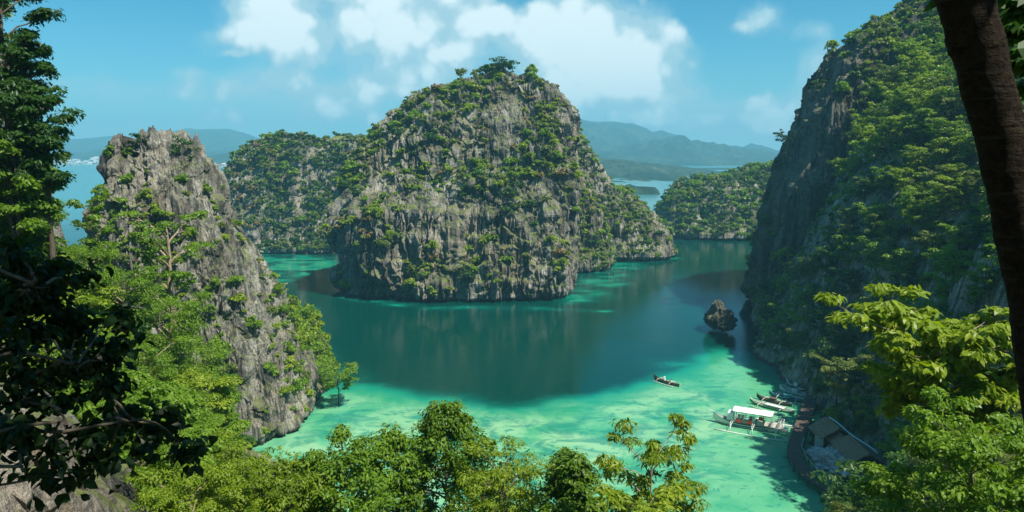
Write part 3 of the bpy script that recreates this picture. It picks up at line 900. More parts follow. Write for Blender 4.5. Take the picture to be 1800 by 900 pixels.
def spread(key, where, kinds, n, base, blobs, slope_w, seed, smin=1.0, smax=3.0, **kw):
    rng = np.random.RandomState(seed + 900)
    for (q, m, a, b, d, s) in scatter(key, n, base, blobs, slope_w, seed, smin, smax, **kw):
        v = vnoise(np.array([q[0] / 12.0]), np.array([q[1] / 12.0]), np.array([q[2] / 12.0 + seed]))[0] * .35 + rng.rand()
        v = min(max(v, 0), .999)
        cum = 0
        for kn, pr in kinds:
            cum += pr
            if v < cum:
                break
        PLACES.append((q, m, a, b, d, s, kn, where))


spread('island', 'island', [('deep', .06), ('olive', .24), ('fresh', .28), ('yellow', .38), ('dry', .04)], 9500, .04,
       [(800, 275, 130, 40, 1.0), (640, 330, 34, 110, 1.0), (720, 310, 50, 50, .8), (860, 430, 34, 60, 1.2), (900, 350, 60, 40, .6), (970, 430, 30, 120, .9), (860, 130, 120, 16, 1.6), (975, 175, 20, 40, 1.6),
        (690, 200, 40, 40, .5), (800, 190, 60, 60, .9), (740, 470, 20, 40, .4), (800, 490, 40, 24, .9), (640, 500, 24, 20, .7), (655, 240, 24, 50, .9), (920, 250, 50, 60, .35), (680, 450, 20, 60, .3), (740, 330, 120, 26, 1.6)], 1.0, 21, .5, 3.0, noise_amp=1.6, rnear=.38, power=1.35, expn=3.0)
spread('island_ridge', 'ridge', [('deep', .2), ('olive', .3), ('fresh', .32), ('yellow', .18)], 1500, .75, [(1010, 300, 40, 80, 1.0), (1100, 400, 50, 30, .8)], .8, 22, .9, 2.7)
spread('island_shoulder', 'ridge', [('deep', .05), ('olive', .25), ('fresh', .3), ('yellow', .4)], 1400, .6, [(1010, 330, 20, 90, .9)], .8, 29, .9, 2.6)
spread('island_saddle', 'saddle', [('deep', .30), ('olive', .33), ('fresh', .25), ('yellow', .06), ('dry', .06)], 3000, .8, [(520, 300, 90, 60, .6), (560, 400, 60, 40, .6), (450, 380, 50, 60, .4)], .8, 23, 1.1, 3.4, noise_amp=.8, rnear=.42)
spread('far_island', 'far', [('deep', .36), ('olive', .28), ('fresh', .36)], 2600, 1.0, [], .5, 24, 1.5, 3.8, noise_amp=.3, rnear=.42)
spread('pinnacle', 'pinnacle', [('fresh', .58), ('olive', .12), ('yellow', .3)], 1500, .05,
       [(420, 500, 26, 50, .9), (500, 560, 30, 80, 1.6), (540, 640, 26, 70, 2.2), (480, 690, 24, 40, 1.5), (340, 320, 30, 20, .5), (270, 390, 70, 40, 2.5), (430, 410, 22, 30, .8), (260, 440, 80, 50, 3.5), (340, 520, 60, 70, 3.0), (380, 620, 40, 80, 2.5), (400, 700, 20, 60, 2.0), (500, 480, 24, 50, 1.4), (230, 350, 16, 30, 1.0)], .5, 25, .6, 1.7, rnear=.5)
spread('pinnacle_spur', 'pinnacle', [('fresh', .7), ('olive', .15), ('yellow', .15)], 1800, 2.0, [], .8, 28, 1.3, 2.6, noise_amp=.2, rnear=.30)
spread('cliff', 'cliff', [('deep', .25), ('olive', .25), ('fresh', .35), ('yellow', .15)], 2600, .03, [(1560, 200, 60, 110, .8), (1650, 120, 90, 110, 1.4), (1600, 300, 60, 90, 1.0), (1400, 300, 70, 200, -1.5), (1460, 200, 40, 120, -.8), (1560, 60, 50, 30, .8), (1340, 560, 20, 30, .5)], 1.0, 26, 1.0, 2.8)
# ------------------------------------------------------------------ which plants can be seen (from the viewpoint or a few steps aside)
bpy.context.view_layer.update()
DG = bpy.context.evaluated_depsgraph_get()


def seen(p, tol=2.0, both=True):
    for off in ((0, 0, 0), (5, 0, 0), (-5, 0, 0)) if both else ((0, 0, 0),):
        o = Vector((off[0], off[1], CAM_H))
        d = Vector(p) - o
        L = d.length
        d.normalize()
        st = o + d * 9.0
        hit, loc, *_ = scene.ray_cast(DG, st, d, distance=L - 9.0)
        if not hit or (Vector(p) - loc).length < tol:
            return True
    return False


KC = {'fresh': 'bright green', 'deep': 'dark green', 'yellow': 'yellow-green', 'olive': 'olive green', 'dry': 'brownish dry'}
AREA = {'island': ('the central island', (600, 1010), (130, 530)), 'ridge': ("the island's right ridge", (980, 1190), (215, 455)),
        'saddle': ("the island's left shoulder", (400, 640), (250, 440)), 'far': ('the far wooded island', (1165, 1390), (290, 425)),
        'pinnacle': ('the pinnacle islet', (180, 555), (250, 790)), 'cliff': ('the tall right cliff', (1310, 1700), (0, 590))}


def where_phrase(px, py, where):
    nm, (x0, x1), (y0, y1) = AREA[where]
    u, v = (px - x0) / (x1 - x0), (py - y0) / (y1 - y0)
    hz = ('far left', 'left of centre', 'central', 'right of centre', 'far right')[int(min(4, max(0, u * 5)))]
    vt = ('along the crest', 'high up', 'halfway up', 'low down', 'just above the water')[int(min(4, max(0, v * 5)))]
    return '%s on %s, %s' % (vt, nm, hz)


def build_shrubs():
    rng = np.random.RandomState(77)
    vis = []
    for pl in PLACES:
        q, m, a, b, d, s, kn, wh = pl
        if seen(q + m * s * .5 + np.array([0, 0, s * .3]), tol=s * 1.0 + .8):
            vis.append(pl)
    vis.sort(key=lambda p: -p[5] / p[4])
    ind, rest = vis[:296], vis[296:]
    for (q, m, a, b, d, s, kn, wh) in ind:
        size = 'large' if s / d > .0155 else ('mid-sized' if s / d > .0118 else 'small')
        lab = '%s %s shrub %s' % (size, KC[kn], where_phrase(a, b, wh))
        k = s * .95
        place_shrub(SHRUB_SRC[kn][rng.randint(3)], q - m * .15 * s + np.array([0, 0, -.15 * s]), rng.uniform(0, 6.28), (k, k, k * rng.uniform(.8, 1.2)), lab, 'shrubs on %s' % AREA[wh][0])
    masses = {}
    order = ['fresh', 'deep', 'yellow', 'olive', 'dry']
    for (q, m, a, b, d, s, kn, wh) in rest:
        ms = masses.setdefault(wh, Mass())
        k = s * 1.0
        ms.add(q - m * .1 * s + np.array([0, 0, -.15 * s]), rng.uniform(0, 6.28), (k, k, k * rng.uniform(.8, 1.2)), order.index(kn), rng, rng.uniform(-.12, .12))
    for wh, ms in masses.items():
        ms.build('scrub_vegetation', [LM[k] for k in order])
    print('shrubs', len(PLACES), len(vis), len(ind), len(rest))


build_shrubs()

# ------------------------------------------------------------------ trees of the hillsides
FOREST = {}
for kn in ('fresh', 'deep', 'olive', 'yellow'):
    FOREST[kn] = [make_tree_meshes('forest_tree', 300 + v * 13 + len(kn), H, cr, .45, sh, 11, 4, 58, .42, .27, LM[kn], None, .42, tr, tone=tn)
                  for v, (H, cr, sh, tr, tn) in enumerate([(8.5, 3.4, 'umbrella', 1.05, .5), (7.5, 3.0, 'round', .95, .42), (9.5, 3.0, 'umbrella', .9, .55), (6.5, 3.2, 'umbrella', 1.0, .6)])]
SLOPE = {}
for kn in ('fresh', 'deep', 'yellow', 'olive'):
    SLOPE[kn] = [make_tree_meshes('slope_tree', 500 + v * 17 + len(kn), H, cr, .4, sh, 12, 4, 150, .24, .13, LM[kn], None, .45, tr, tone=tn)
                 for v, (H, cr, sh, tr, tn) in enumerate([(6.0, 2.5, 'umbrella', .75, .5), (5.0, 2.2, 'round', .7, .45), (6.5, 2.1, 'umbrella', .65, .6)])]


def hill_spots(n, xr, yr, seed, rmin, zmin=1.0, top=6.0, frame=(-90, 1890, 930)):
    rng = np.random.RandomState(seed)
    x, y = rng.uniform(xr[0], xr[1], n), rng.uniform(yr[0], yr[1], n)
    z = ground(x, y)
    px, py, dep = proj(np.stack([x, y, z + top * .7], -1))
    ok = (z > zmin) & (px > frame[0]) & (px < frame[1]) & (py < frame[2]) & (py > -140)
    out = []
    for i in np.nonzero(ok)[0]:
        r = rmin * (.75 + .5 * rng.rand())
        if all((x[i] - a[0]) ** 2 + (y[i] - a[1]) ** 2 > r * r for a in out):
            out.append((x[i], y[i], z[i], px[i], py[i]))
    return out


COLW = ['leftmost', 'left', 'middle', 'right', 'rightmost']


def mid_arrays(seed):
    rng = np.random.RandomState(seed)
    paths, tips, trs = tree_parts(rng, 7.5, 3.0, .45, 'umbrella', 10, 3, None, (0, 0), 1.0, .25)
    V2, F2 = tube_mesh(paths[:8], 4)
    V, Fq, tn = clumps(rng, tips, trs, 26, .45, .52, .36, 1.0, False, .2, np.clip(.5 + rng.normal(size=len(tips)) * .13, 0, 1))
    return V, Fq, tn, V2, F2


MID_SRC = [mid_arrays(70 + k) for k in range(4)]


def forest():
    rng = np.random.RandomState(5)
    wood = Mass()

    def put(src, kn, loc, s, lab, grp, near):
        if near:
            place_tree(src[kn][rng.randint(len(src[kn]))], loc, rng.uniform(0, 6.28), s, lab, grp)
            return
        V, Fq, tn, V2, F2 = MID_SRC[rng.randint(4)]
        a = rng.uniform(0, 6.28); c, q = math.cos(a), math.sin(a)
        for A, B, T, mi in ((V, Fq, np.clip(tn + rng.uniform(-.1, .1), 0, 1), ('fresh', 'deep', 'yellow', 'olive').index(kn)), (V2, F2, np.full(len(F2), .5), 4)):
            wood.V.append(np.stack([A[:, 0] * c - A[:, 1] * q, A[:, 0] * q + A[:, 1] * c, A[:, 2]], -1) * s + np.array(loc))
            wood.F.append(B + wood.o); wood.T.append(T); wood.M.append(np.full(len(B), mi)); wood.o += len(A)
    sp = [s for s in hill_spots(5000, (44, 112), (84, 196), 31, 3.9, zmin=2.0) if not (s[3] < 1480 and s[4] < 470) and not (s[3] < 1560 and s[4] > 640 and s[1] < 114) and seen((s[0], s[1], s[2] + 7.5), 2.5)]
    sp.sort(key=lambda q: q[1])
    for n_, (x, y, z, px, py) in enumerate(sp):
        v = vnoise(np.array([x / 14]), np.array([y / 14]), np.array([3.0]))[0] + rng.uniform(-.6, .6)
        kn = 'yellow' if v > .45 and z > 24 else ('fresh' if v > -.05 else ('deep' if v < -.4 else 'olive'))
        far = 'on the steep slope under the tall cliff' if y > 150 else ('on the right-hand slope above the huts' if y < 118 else 'on the shaded right-hand slope above the boats')
        hh = 'low on' if z < 14 else ('halfway up' if z < 34 else 'high on')
        lab = '%s leafy tree %s %s' % (KC[kn], hh, far[3:])
        put(FOREST, kn, (x, y, z - .3), rng.uniform(.72, 1.15), lab, 'trees of the right-hand slope', n_ < 115)
    print('forest', len(sp))
    sp2 = [s for s in hill_spots(7000, (-60, -6), (27, 104), 32, 1.9, top=5) if not (50 < s[3] < 235 and s[4] < 445) and not (s[3] > 320 and s[4] < 450) and not (s[3] > 365 and s[4] < 540) and not (s[3] > 410) and seen((s[0], s[1], s[2] + 5.0), 2.0)]
    sp2.sort(key=lambda q: q[1])
    for n_, (x, y, z, px, py) in enumerate(sp2):
        v = vnoise(np.array([x / 9]), np.array([y / 9]), np.array([8.0]))[0] + rng.uniform(-.5, .5)
        kn = 'yellow' if v > .2 else ('fresh' if v > -.7 else 'deep')
        hh = 'near the water' if z < 12 else ('halfway up' if z < 30 else 'high up')
        lab = '%s tree %s on the near left-hand slope %s' % (KC[kn], hh, 'below the pinnacle' if px > 190 else 'beside the left edge')
        put(SLOPE, kn, (x, y, z - .3), rng.uniform(.6, 1.0) * (1 if n_ < 120 else .75), lab, 'trees of the near left-hand slope', n_ < 120)
    print('left', len(sp2))
    sp3 = [s for s in hill_spots(2600, (9, 62), (14, 84), 33, 3.0, top=5) if (s[3] > 1570 or (s[3] > 1440 and s[1] < 84 and s[4] > 850)) and s[1] > 25 and seen((s[0], s[1], s[2] + 5.0), 2.0)]
    sp3.sort(key=lambda q: q[1])
    for n_, (x, y, z, px, py) in enumerate(sp3):
        kn = ('deep', 'olive', 'fresh')[rng.randint(3)]
        lab = '%s tree on the near right-hand slope %s' % (KC[kn], 'far below the leaning trunk' if y > 35 else 'close below the viewpoint')
        put(SLOPE, kn, (x, y, z - .3), rng.uniform(.7, 1.05), lab, 'trees of the near right-hand slope', n_ < 30)
    print('right', len(sp3))
    wood.build('woods', [L_FRESH, L_DEEP, L_YELLOW, L_OLIVE, BARK])
    # ground cover
    ms = Mass()
    for (xr, yr, n, sc, sd) in (((-62, -4), (14, 104), 2600, .75, 41), ((44, 108), (84, 196), 2600, 1.25, 42), ((8, 62), (12, 84), 900, .8, 43)):
        r2 = np.random.RandomState(sd)
        x, y = r2.uniform(*xr, n), r2.uniform(*yr, n)
        z = ground(x, y)
        px, py, dep = proj(np.stack([x, y, z], -1))
        for i in np.nonzero((z > 1.5) & (px > -60) & (px < 1860) & (py < 940))[0]:
            s = sc * r2.uniform(.6, 1.3)
            ms.add((x[i], y[i], z[i] - .1), r2.uniform(0, 6.28), (s, s, s * .9), int(r2.randint(3)), r2, r2.uniform(-.2, .1))
    ms.build('undergrowth', [L_FRESH, L_DEEP, L_OLIVE])


forest()


# ------------------------------------------------------------------ single trees near the viewer
def near_tree(px, py, Y, rpx, shape, base, prim, sub, per, ll, lw, lm, label, seed, bark=None, flat=.5, tipr=.4, tone=.5, droop=.3, ovate=True, drop=None, group=None, wide=.3, up=.8, r0=None, lean=(0, 0), fold=.12, shell=.5):
    top = at(px, py, Y)
    r0 = r0 or (.0042 * Y if Y < 30 else None)
    gz = drop if drop is not None else float(ground(np.array([top[0]]), np.array([Y]))[0])
    H = max(top[2] - gz + .3, 2.0)
    cr = rpx / F_PX * Y
    me = make_tree_meshes('near_tree', seed, H, cr, base, shape, prim, sub, per, ll, lw, lm, bark, flat, tipr, ovate, tone, droop, r0, lean, up, wide, 6, fold, shell)
    return place_tree(me, (top[0], Y, gz - .2), 0, 1, label, group)


near_tree(783, 716, 24, 150, 'cone', .60, 48, 5, 85, .15, .07, L_FRESH, 'tall pointed dark green tree rising in the middle of the lower edge', 61, BARK_PALE, .9, .40, .30, .35)
near_tree(688, 758, 23, 78, 'cone', .66, 20, 5, 75, .16, .07, L_FRESH, 'bushy tree close against the left side of the tall pointed tree', 62, BARK, .8, .40, .55, .4)
near_tree(600, 790, 20, 88, 'round', .68, 20, 5, 70, .15, .07, L_FRESH, 'round green tree low at the edge, two left of the pointed tree', 63, BARK, .7, .38, .5, .3)
near_tree(505, 836, 19, 85, 'round', .72, 20, 5, 75, .14, .05, L_YELLOW, 'yellow-green feathery tree at the lower edge below the pinnacle', 64, BARK, .55, .38, .45, .3)
near_tree(400, 812, 21, 90, 'umbrella', .70, 20, 5, 75, .14, .05, L_YELLOW, 'lime-coloured tree at the lower edge beside the pinnacle foot', 65, BARK, .55, .40, .55, .3)
near_tree(885, 796, 22, 110, 'umbrella', .70, 24, 5, 75, .15, .05, L_YELLOW, 'yellow-green tree right of the tall pointed tree', 66, BARK, .55, .40, .4, .3)
near_tree(1008, 806, 20, 90, 'cone', .66, 24, 5, 95, .17, .085, L_FRESH, 'glossy dark bush-like tree between the pointed tree and the feathery tree', 67, BARK, .8, .36, .25, .4)
near_tree(1148, 768, 17, 95, 'umbrella', .72, 17, 4, 60, .19, .05, L_YELLOW, 'airy feathery tree with drooping leaflets above the turquoise shallows', 68, BARK_PALE, .45, .30, .30, .9, up=.7)
near_tree(1130, 872, 14, 90, 'umbrella', .80, 10, 3, 70, .15, .06, L_YELLOW, 'low yellow-green treetop under the feathery tree', 69, BARK, .55, .28, .6, .3)
near_tree(1715, 752, 12.5, 185, 'round', .50, 36, 6, 110, .12, .055, L_FRESH, 'sunlit leafy tree filling the lower right corner', 70, BARK, .55, .30, .78, .3)
near_tree(1765, 548, 17, 150, 'umbrella', .74, 34, 5, 70, .27, .11, L_YELLOW, 'spreading tree with big sunlit leaves beside the leaning trunk', 71, BARK_PALE, .36, .38, .55, .7, up=1.0, r0=.09, lean=(-1.6, 0))
near_tree(1420, 590, 146, 42, 'umbrella', .5, 10, 4, 50, .40, .25, L_YELLOW, 'small lime-green tree catching sun above the moored boats', 72, BARK, .45, .8, .5, ovate=False)
# left-hand edge: trees hanging from the rock wall
for i, (px, py, Y, r, lm, tn) in enumerate([(0, -50, 38, 74, L_DEEP, .45), (34, 66, 38, 44, L_DEEP, .6), (66, 150, 37, 50, L_DEEP, .5), (16, 230, 36, 66, L_FRESH, .25), (42, 310, 37, 52, L_FRESH, .35), (5, 140, 36, 50, L_DEEP, .5)]):
    near_tree(px, py, Y, r, 'umbrella', .3, 13, 5, 120, .26, .12, lm, ['topmost dark tree in the upper left corner', 'dark tree leaning out from the rock wall below the corner tree', 'dark feathery tree on the left wall beside open sky',
              'leafy tree filling the left edge above the bay', 'green tree at the left edge level with the far shore', 'dark tree against the left rock wall'][i], 80 + i, BARK, .6, .55, tn, .3,
              drop=float(at(px, py, Y)[2]) - (7 if i else 9), ovate=False)
for i, (px, py, Y, r, lm, lab) in enumerate([(140, 432, 44, 50, L_FRESH, 'bright green crown below the slender pale-stemmed young tree'), (215, 470, 46, 62, L_FRESH, 'bright green crown against the left foot of the pinnacle, upper one'),
        (300, 520, 50, 58, L_FRESH, 'green crown halfway down the left foot of the pinnacle'), (345, 610, 55, 56, L_FRESH, 'green crown overlapping the rocky base of the pinnacle'), (250, 600, 36, 66, L_FRESH, 'bright green crown beside the dark shaded leaves'),
        (300, 700, 34, 66, L_FRESH, 'green crown right of the dark shaded leaves, low on the slope'), (370, 760, 40, 50, L_FRESH, "green crown nearest the pinnacle's waterline"), (240, 800, 15, 80, L_FRESH, 'low green bush right of the pale rock at the lower left'),
        (330, 850, 13, 90, L_YELLOW, 'lime-green bush at the lower edge right of the pale rock'), (110, 490, 38, 60, L_FRESH, 'bright green feathery crown above the dark shaded leaves')]):
    near_tree(px, py, Y, r, 'umbrella', .55, 18, 4, 190, (.0038 * Y ** .92 + .02), (.0019 * Y ** .92 + .01), lm, lab, 140 + i, BARK_PALE, .5, .013 * Y + .12, .55, .3, ovate=Y < 20)
for i, (px, py, Y, r, lm, lab) in enumerate([(200, 690, 22, 80, L_FRESH, 'fresh green crown just right of the shaded broad leaves'), (290, 790, 20, 75, L_FRESH, 'dense green crown above the lime-green bush at the lower left'),
        (120, 620, 24, 80, L_FRESH, 'green crown glimpsed behind the shaded broad leaves'), (40, 560, 26, 70, L_YELLOW, 'yellow-green crown at the left edge behind the shaded leaves')]):
    near_tree(px, py, Y, r, 'umbrella', .6, 20, 5, 130, .15, .065, lm, lab, 170 + i, BARK_PALE, .5, .40, .55, .3, ovate=True)
near_tree(160, 338, 52, 30, 'umbrella', .62, 9, 3, 60, .26, .14, L_FRESH, 'slender young tree with pale stem standing before the open sea', 90, BARK_PALE, .5, .5, .35, ovate=False, r0=.14)
near_tree(290, 372, 60, 70, 'umbrella', .5, 13, 4, 90, .30, .18, L_FRESH, 'spreading green tree before the foot of the pinnacle', 91, BARK_PALE, .4, .8, .5, ovate=False)
# crest trees of the pinnacle and the island
near_tree(244, 238, 121, 20, 'umbrella', .4, 8, 3, 40, .36, .22, L_DEEP, 'small dark tree on the left tip of the pinnacle islet', 92, BARK, .5, .6, .35, ovate=False, drop=43.0)
near_tree(322, 244, 122, 24, 'umbrella', .4, 8, 3, 45, .36, .22, L_DEEP, 'rounded small tree on the right tip of the pinnacle islet', 93, BARK, .5, .7, .5, ovate=False, drop=42.0)
near_tree(886, 106, 258, 24, 'umbrella', .3, 10, 4, 40, .6, .4, L_DEEP, 'bushy dark tree crowning the summit of the central island', 94, BARK, .5, 1.4, .35, ovate=False, drop=72.0)
near_tree(592, 645, 126, 44, 'umbrella', .35, 14, 4, 70, .36, .22, L_FRESH, 'tree leaning out over the shallows at the foot of the pinnacle', 95, BARK, .4, .9, .45, ovate=False, drop=1.0)
near_tree(1385, 232, 196, 20, 'umbrella', .4, 7, 3, 30, .5, .3, L_DEEP, 'small dark tree jutting from the cliff edge into the sky', 98, BARK, .5, .7, .2, ovate=False, drop=float(at(1400, 262, 196)[2]), lean=(-1.5, 0))
near_tree(1437, 142, 197, 14, 'umbrella', .4, 7, 3, 30, .5, .3, L_DEEP, 'tiny dark tree high on the rim of the tall cliff', 99, BARK, .5, .7, .2, ovate=False, drop=float(at(1437, 165, 197)[2]))


# the big leaning tree beside the viewer: trunk in view, crown overhead
def leaning_tree():
    pts = [at(1880, 1000, 4.0), at(1850, 760, 4.0), at(1822, 560, 4.0), at(1790, 380, 4.0), at(1752, 210, 4.0), at(1712, 60, 4.0), at(1678, -60, 4.0), np.array([2.1, 3.4, 47.4]), np.array([1.6, 2.4, 48.6])]
    pts.insert(0, pts[0] + np.array([.15, 0, -1.2]))
    P = np.array(pts)
    t = np.linspace(0, len(P) - 1, 200)
    PP = np.stack([np.interp(t, np.arange(len(P)), P[:, k]) for k in range(3)], -1)
    rr = np.interp(t, np.arange(len(P)), [.17, .14, .132, .126, .119, .122, .127, .132, .12, .09])
    V, Fq = tube_mesh([(PP, rr)], 28)
    n = fbm(V[:, 0] * 5, V[:, 1] * 5, V[:, 2] * 9, 4)[:, None]
    cen = np.repeat(PP, 28, 0)
    ring = np.repeat(np.maximum(0, np.sin(t * 9.0 + np.sin(t * 3.1) * 2)) ** 10, 28)[:, None]
    knot = np.clip(fbm(V[:, 0] * 2.2 + 4, V[:, 1] * 2.2, V[:, 2] * 2.2, 2) - .25, 0, 1)[:, None]
    V = V + unit(V - cen) * (n * .016 + ring * .004 + knot * .02)
    rng = np.random.RandomState(8)
    root = tag(link(bpy.data.objects.new('tree', None)), 'big bare trunk in deep shade leaning across the right edge', 'tree')
    root.location = P[0]
    off = -P[0]
    limbs, tips = [], []
    for k in range(15):
        a = rng.uniform(0, 6.28); r = rng.uniform(1.5, 4.6)
        e = np.array([.3 + math.cos(a) * r, .8 + math.sin(a) * r * .75, 48.2 + rng.uniform(0, 2.2)])
        pb = bend(rng, P[-1 - (k % 2)], e, 7, .12, .05)
        limbs.append((pb, np.linspace(.06, .02, 7)))
        for q in range(6):
            tips.append(pb[3 + q % 4] + rng.normal(size=3) * np.array([.7, .7, .35]))
    hub = np.array([3.5, 4.3, 47.6])
    limbs.append((bend(rng, P[-2], hub, 7, .12, .1), np.linspace(.05, .02, 7)))
    # two low sprays that show at the upper right corner
    for (a, b, Yd) in ((1785, 20, 4.6), (1800, 110, 4.4), (1810, 60, 4.8), (1700, -12, 4.2), (1825, 160, 4.6), (1760, -25, 4.4), (1850, 120, 4.5)):
        e = at(a, b, Yd)
        limbs.append((bend(rng, hub, e, 6, .16, -.05), np.linspace(.016, .005, 6)))
        tips.append(e)
    tips = np.array(tips)
    radii = np.array([.75] * (len(tips) - 7) + [.17] * 7)
    me = mesh_np('leaning_trunk', V + off, Fq, [M_TRUNK], smooth=True)
    link(bpy.data.objects.new('trunk', me), root)
    V2, F2 = tube_mesh(limbs, 6)
    link(bpy.data.objects.new('limbs', mesh_np('limbs', V2 + off, F2, [BARK], smooth=True)), root)
    V3, F3, tn = clumps(rng, tips, radii, 130, .5, .15, .07, 1.0, True, .3, None, .1, .2)
    link(bpy.data.objects.new('crown', mesh_np('leaning_crown', V3 + off, F3, [L_DEEP], attrf={'tone': tn})), root)


M_TRUNK, _t, _b = mat('rough_trunk', (.05, .04, .03), .9, .1)  # bark colour darkened to deepen the crown's shade on the trunk
_g = N(_t, 'ShaderNodeTexCoord')
_n = N(_t, 'ShaderNodeTexNoise', inp={'Vector': _g.outputs['Object'], 'Scale': 22.0, 'Detail': 6.0, 'Roughness': .7})
_mp = N(_t, 'ShaderNodeMapping', inp={0: _g.outputs['Object'], 3: (1, 1, 6)})
_n2 = N(_t, 'ShaderNodeTexNoise', inp={'Vector': _mp.outputs[0], 'Scale': 5.0, 'Detail': 4.0})
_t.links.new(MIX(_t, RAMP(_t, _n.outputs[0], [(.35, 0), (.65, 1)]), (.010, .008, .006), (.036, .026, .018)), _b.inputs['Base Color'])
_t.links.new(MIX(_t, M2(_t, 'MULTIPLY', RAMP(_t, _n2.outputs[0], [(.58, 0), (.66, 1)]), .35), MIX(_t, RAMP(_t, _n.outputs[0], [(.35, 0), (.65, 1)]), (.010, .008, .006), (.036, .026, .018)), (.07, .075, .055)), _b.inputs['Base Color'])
_bp = N(_t, 'ShaderNodeBump', inp={'Height': M2(_t, 'ADD', _n.outputs[0], _n2.outputs[0]), 'Strength': 1.0, 'Distance': .035})
_t.links.new(_bp.outputs[0], _b.inputs['Normal'])
leaning_tree()


L_SHADE = leaf_mat('leaf_painted_shade', (.006, .018, .006), (.014, .042, .010), (.04, .085, .015), .45, .38)  # leaf green darkened so the colour itself carries shade


# dark broad-leaved branches hanging in at lower left, shaded by the crown overhead and by darkened leaf colour
def dark_branches():
    rng = np.random.RandomState(12)
    o = np.array([-4.6, 3.4, 42.0])
    spots = [(30, 480, 4.4), (90, 520, 4.6), (60, 590, 4.3), (150, 580, 4.7), (200, 620, 4.7), (120, 650, 4.4), (40, 670, 4.2), (190, 690, 4.6), (90, 720, 4.3), (150, 760, 4.5), (30, 760, 4.1),
             (220, 740, 4.7), (100, 800, 4.3), (180, 810, 4.5), (250, 790, 4.7), (300, 760, 4.9), (335, 800, 4.9), (15, 440, 4.4), (10, 560, 4.2), (140, 500, 4.9), (215, 560, 4.9), (70, 830, 4.1), (10, 620, 4.1), (60, 540, 4.6), (20, 520, 4.6), (165, 640, 4.8), (15, 720, 4.3), (110, 590, 4.6)]
    limbs, tips = [], []
    hubs = []
    for (a, b, Yd, h) in ((60, 500, 4.1, 2.0), (20, 620, 3.9, 1.3), (130, 640, 4.2, 1.5), (110, 740, 4.1, .8), (220, 740, 4.4, .9), (40, 820, 3.9, .3)):
        e = at(a, b, Yd)
        limbs.append((bend(rng, o + np.array([0, 0, h]), e, 9, .16, .08), np.linspace(.022, .009, 9)))
        hubs.append(e)
    for (a, b, Yd) in spots:
        e = at(a, b, Yd)
        hb = hubs[int(np.argmin([np.linalg.norm(e - q) for q in hubs]))]
        pb = bend(rng, hb + rng.normal(size=3) * .03, e, 8, .18, .06)
        limbs.append((pb, np.linspace(.009, .003, 8)))
        tips += [e, pb[-2] + rng.normal(size=3) * .06]
    tips = np.array(tips)
    root = tag(link(bpy.data.objects.new('tree', None)), 'dark broad-leaved tree in shade reaching in from the lower left edge', 'tree')
    root.location = o
    stem = bend(rng, o + np.array([-.1, 0, -1.5]), o + np.array([0, 0, 3.2]), 8, .05)
    V, Fq = tube_mesh([(stem, np.linspace(.06, .03, 8))] + limbs, 7)
    link(bpy.data.objects.new('trunk', mesh_np('dark_trunk', V - o, Fq, [BARK], smooth=True)), root)
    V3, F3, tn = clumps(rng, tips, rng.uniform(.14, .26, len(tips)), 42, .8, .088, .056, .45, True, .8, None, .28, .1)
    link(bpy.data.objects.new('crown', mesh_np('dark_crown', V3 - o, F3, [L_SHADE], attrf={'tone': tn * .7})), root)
    # long bare twig across the pale rock
    tw = bend(rng, at(-30, 858, 4.6), at(150, 828, 4.9), 8, .04)
    tw2 = bend(rng, tw[-1], at(330, 790, 5.1), 6, .05)
    V, Fq = tube_mesh([(tw, np.linspace(.009, .006, 8)), (tw2, np.linspace(.006, .003, 6))], 6)
    link(bpy.data.objects.new('twig', mesh_np('twig', V - o, Fq, [BARK], smooth=True)), root)


dark_branches()
# ------------------------------------------------------------------ boats, huts and people
class MB:
    """boxes, bars and lofts gathered into one mesh"""
    def __init__(s):
        s.v, s.f, s.m = [], [], []

    def add(s, v, f, m=0):
        o = len(s.v)
        s.v += [tuple(p) for p in v]
        s.f += [tuple(i + o for i in q) for q in f]
        s.m += [m] * len(f)
        return s

    def box(s, c, d, rz=0.0, m=0, pitch=0.0):
        Mx = Matrix.Rotation(rz, 3, 'Z') @ Matrix.Rotation(pitch, 3, 'Y')
        vs = [Vector(c) + Mx @ Vector((sx * d[0] / 2, sy * d[1] / 2, sz * d[2] / 2)) for sx in (-1, 1) for sy in (-1, 1) for sz in (-1, 1)]
        return s.add(vs, [(0, 1, 3, 2), (4, 6, 7, 5), (0, 4, 5, 1), (2, 3, 7, 6), (0, 2, 6, 4), (1, 5, 7, 3)], m)

    def bar(s, pts, r, m=0, n=6):
        pts = np.array(pts, float)
        rr = np.full(len(pts), r) if np.isscalar(r) else np.asarray(r)
        V, Fq = tube_mesh([(pts, rr)], n)
        s.add(V, [tuple(q) for q in Fq], m)
        k = len(s.v) - len(V)
        s.f += [tuple(k + i for i in range(n))[::-1], tuple(k + len(V) - n + i for i in range(n))]
        s.m += [m, m]
        return s

    def build(s, name, mats, parent=None, smooth=False):
        me = bpy.data.meshes.new(name)
        me.from_pydata(s.v, [], s.f)
        for q in mats:
            me.materials.append(q)
        me.polygons.foreach_set('material_index', s.m)
        me.polygons.foreach_set('use_smooth', [smooth] * len(s.f))
        bm = bmesh.new(); bm.from_mesh(me)
        bmesh.ops.recalc_face_normals(bm, faces=bm.faces)
        bm.to_mesh(me); bm.free()
        return link(bpy.data.objects.new(name, me), parent)


def empty(name, loc, rz, label, cat, group=None):
    o = link(bpy.data.objects.new(name, None))
    o.location, o.rotation_euler = loc, (0, 0, rz)
    return tag(o, label, cat, group)


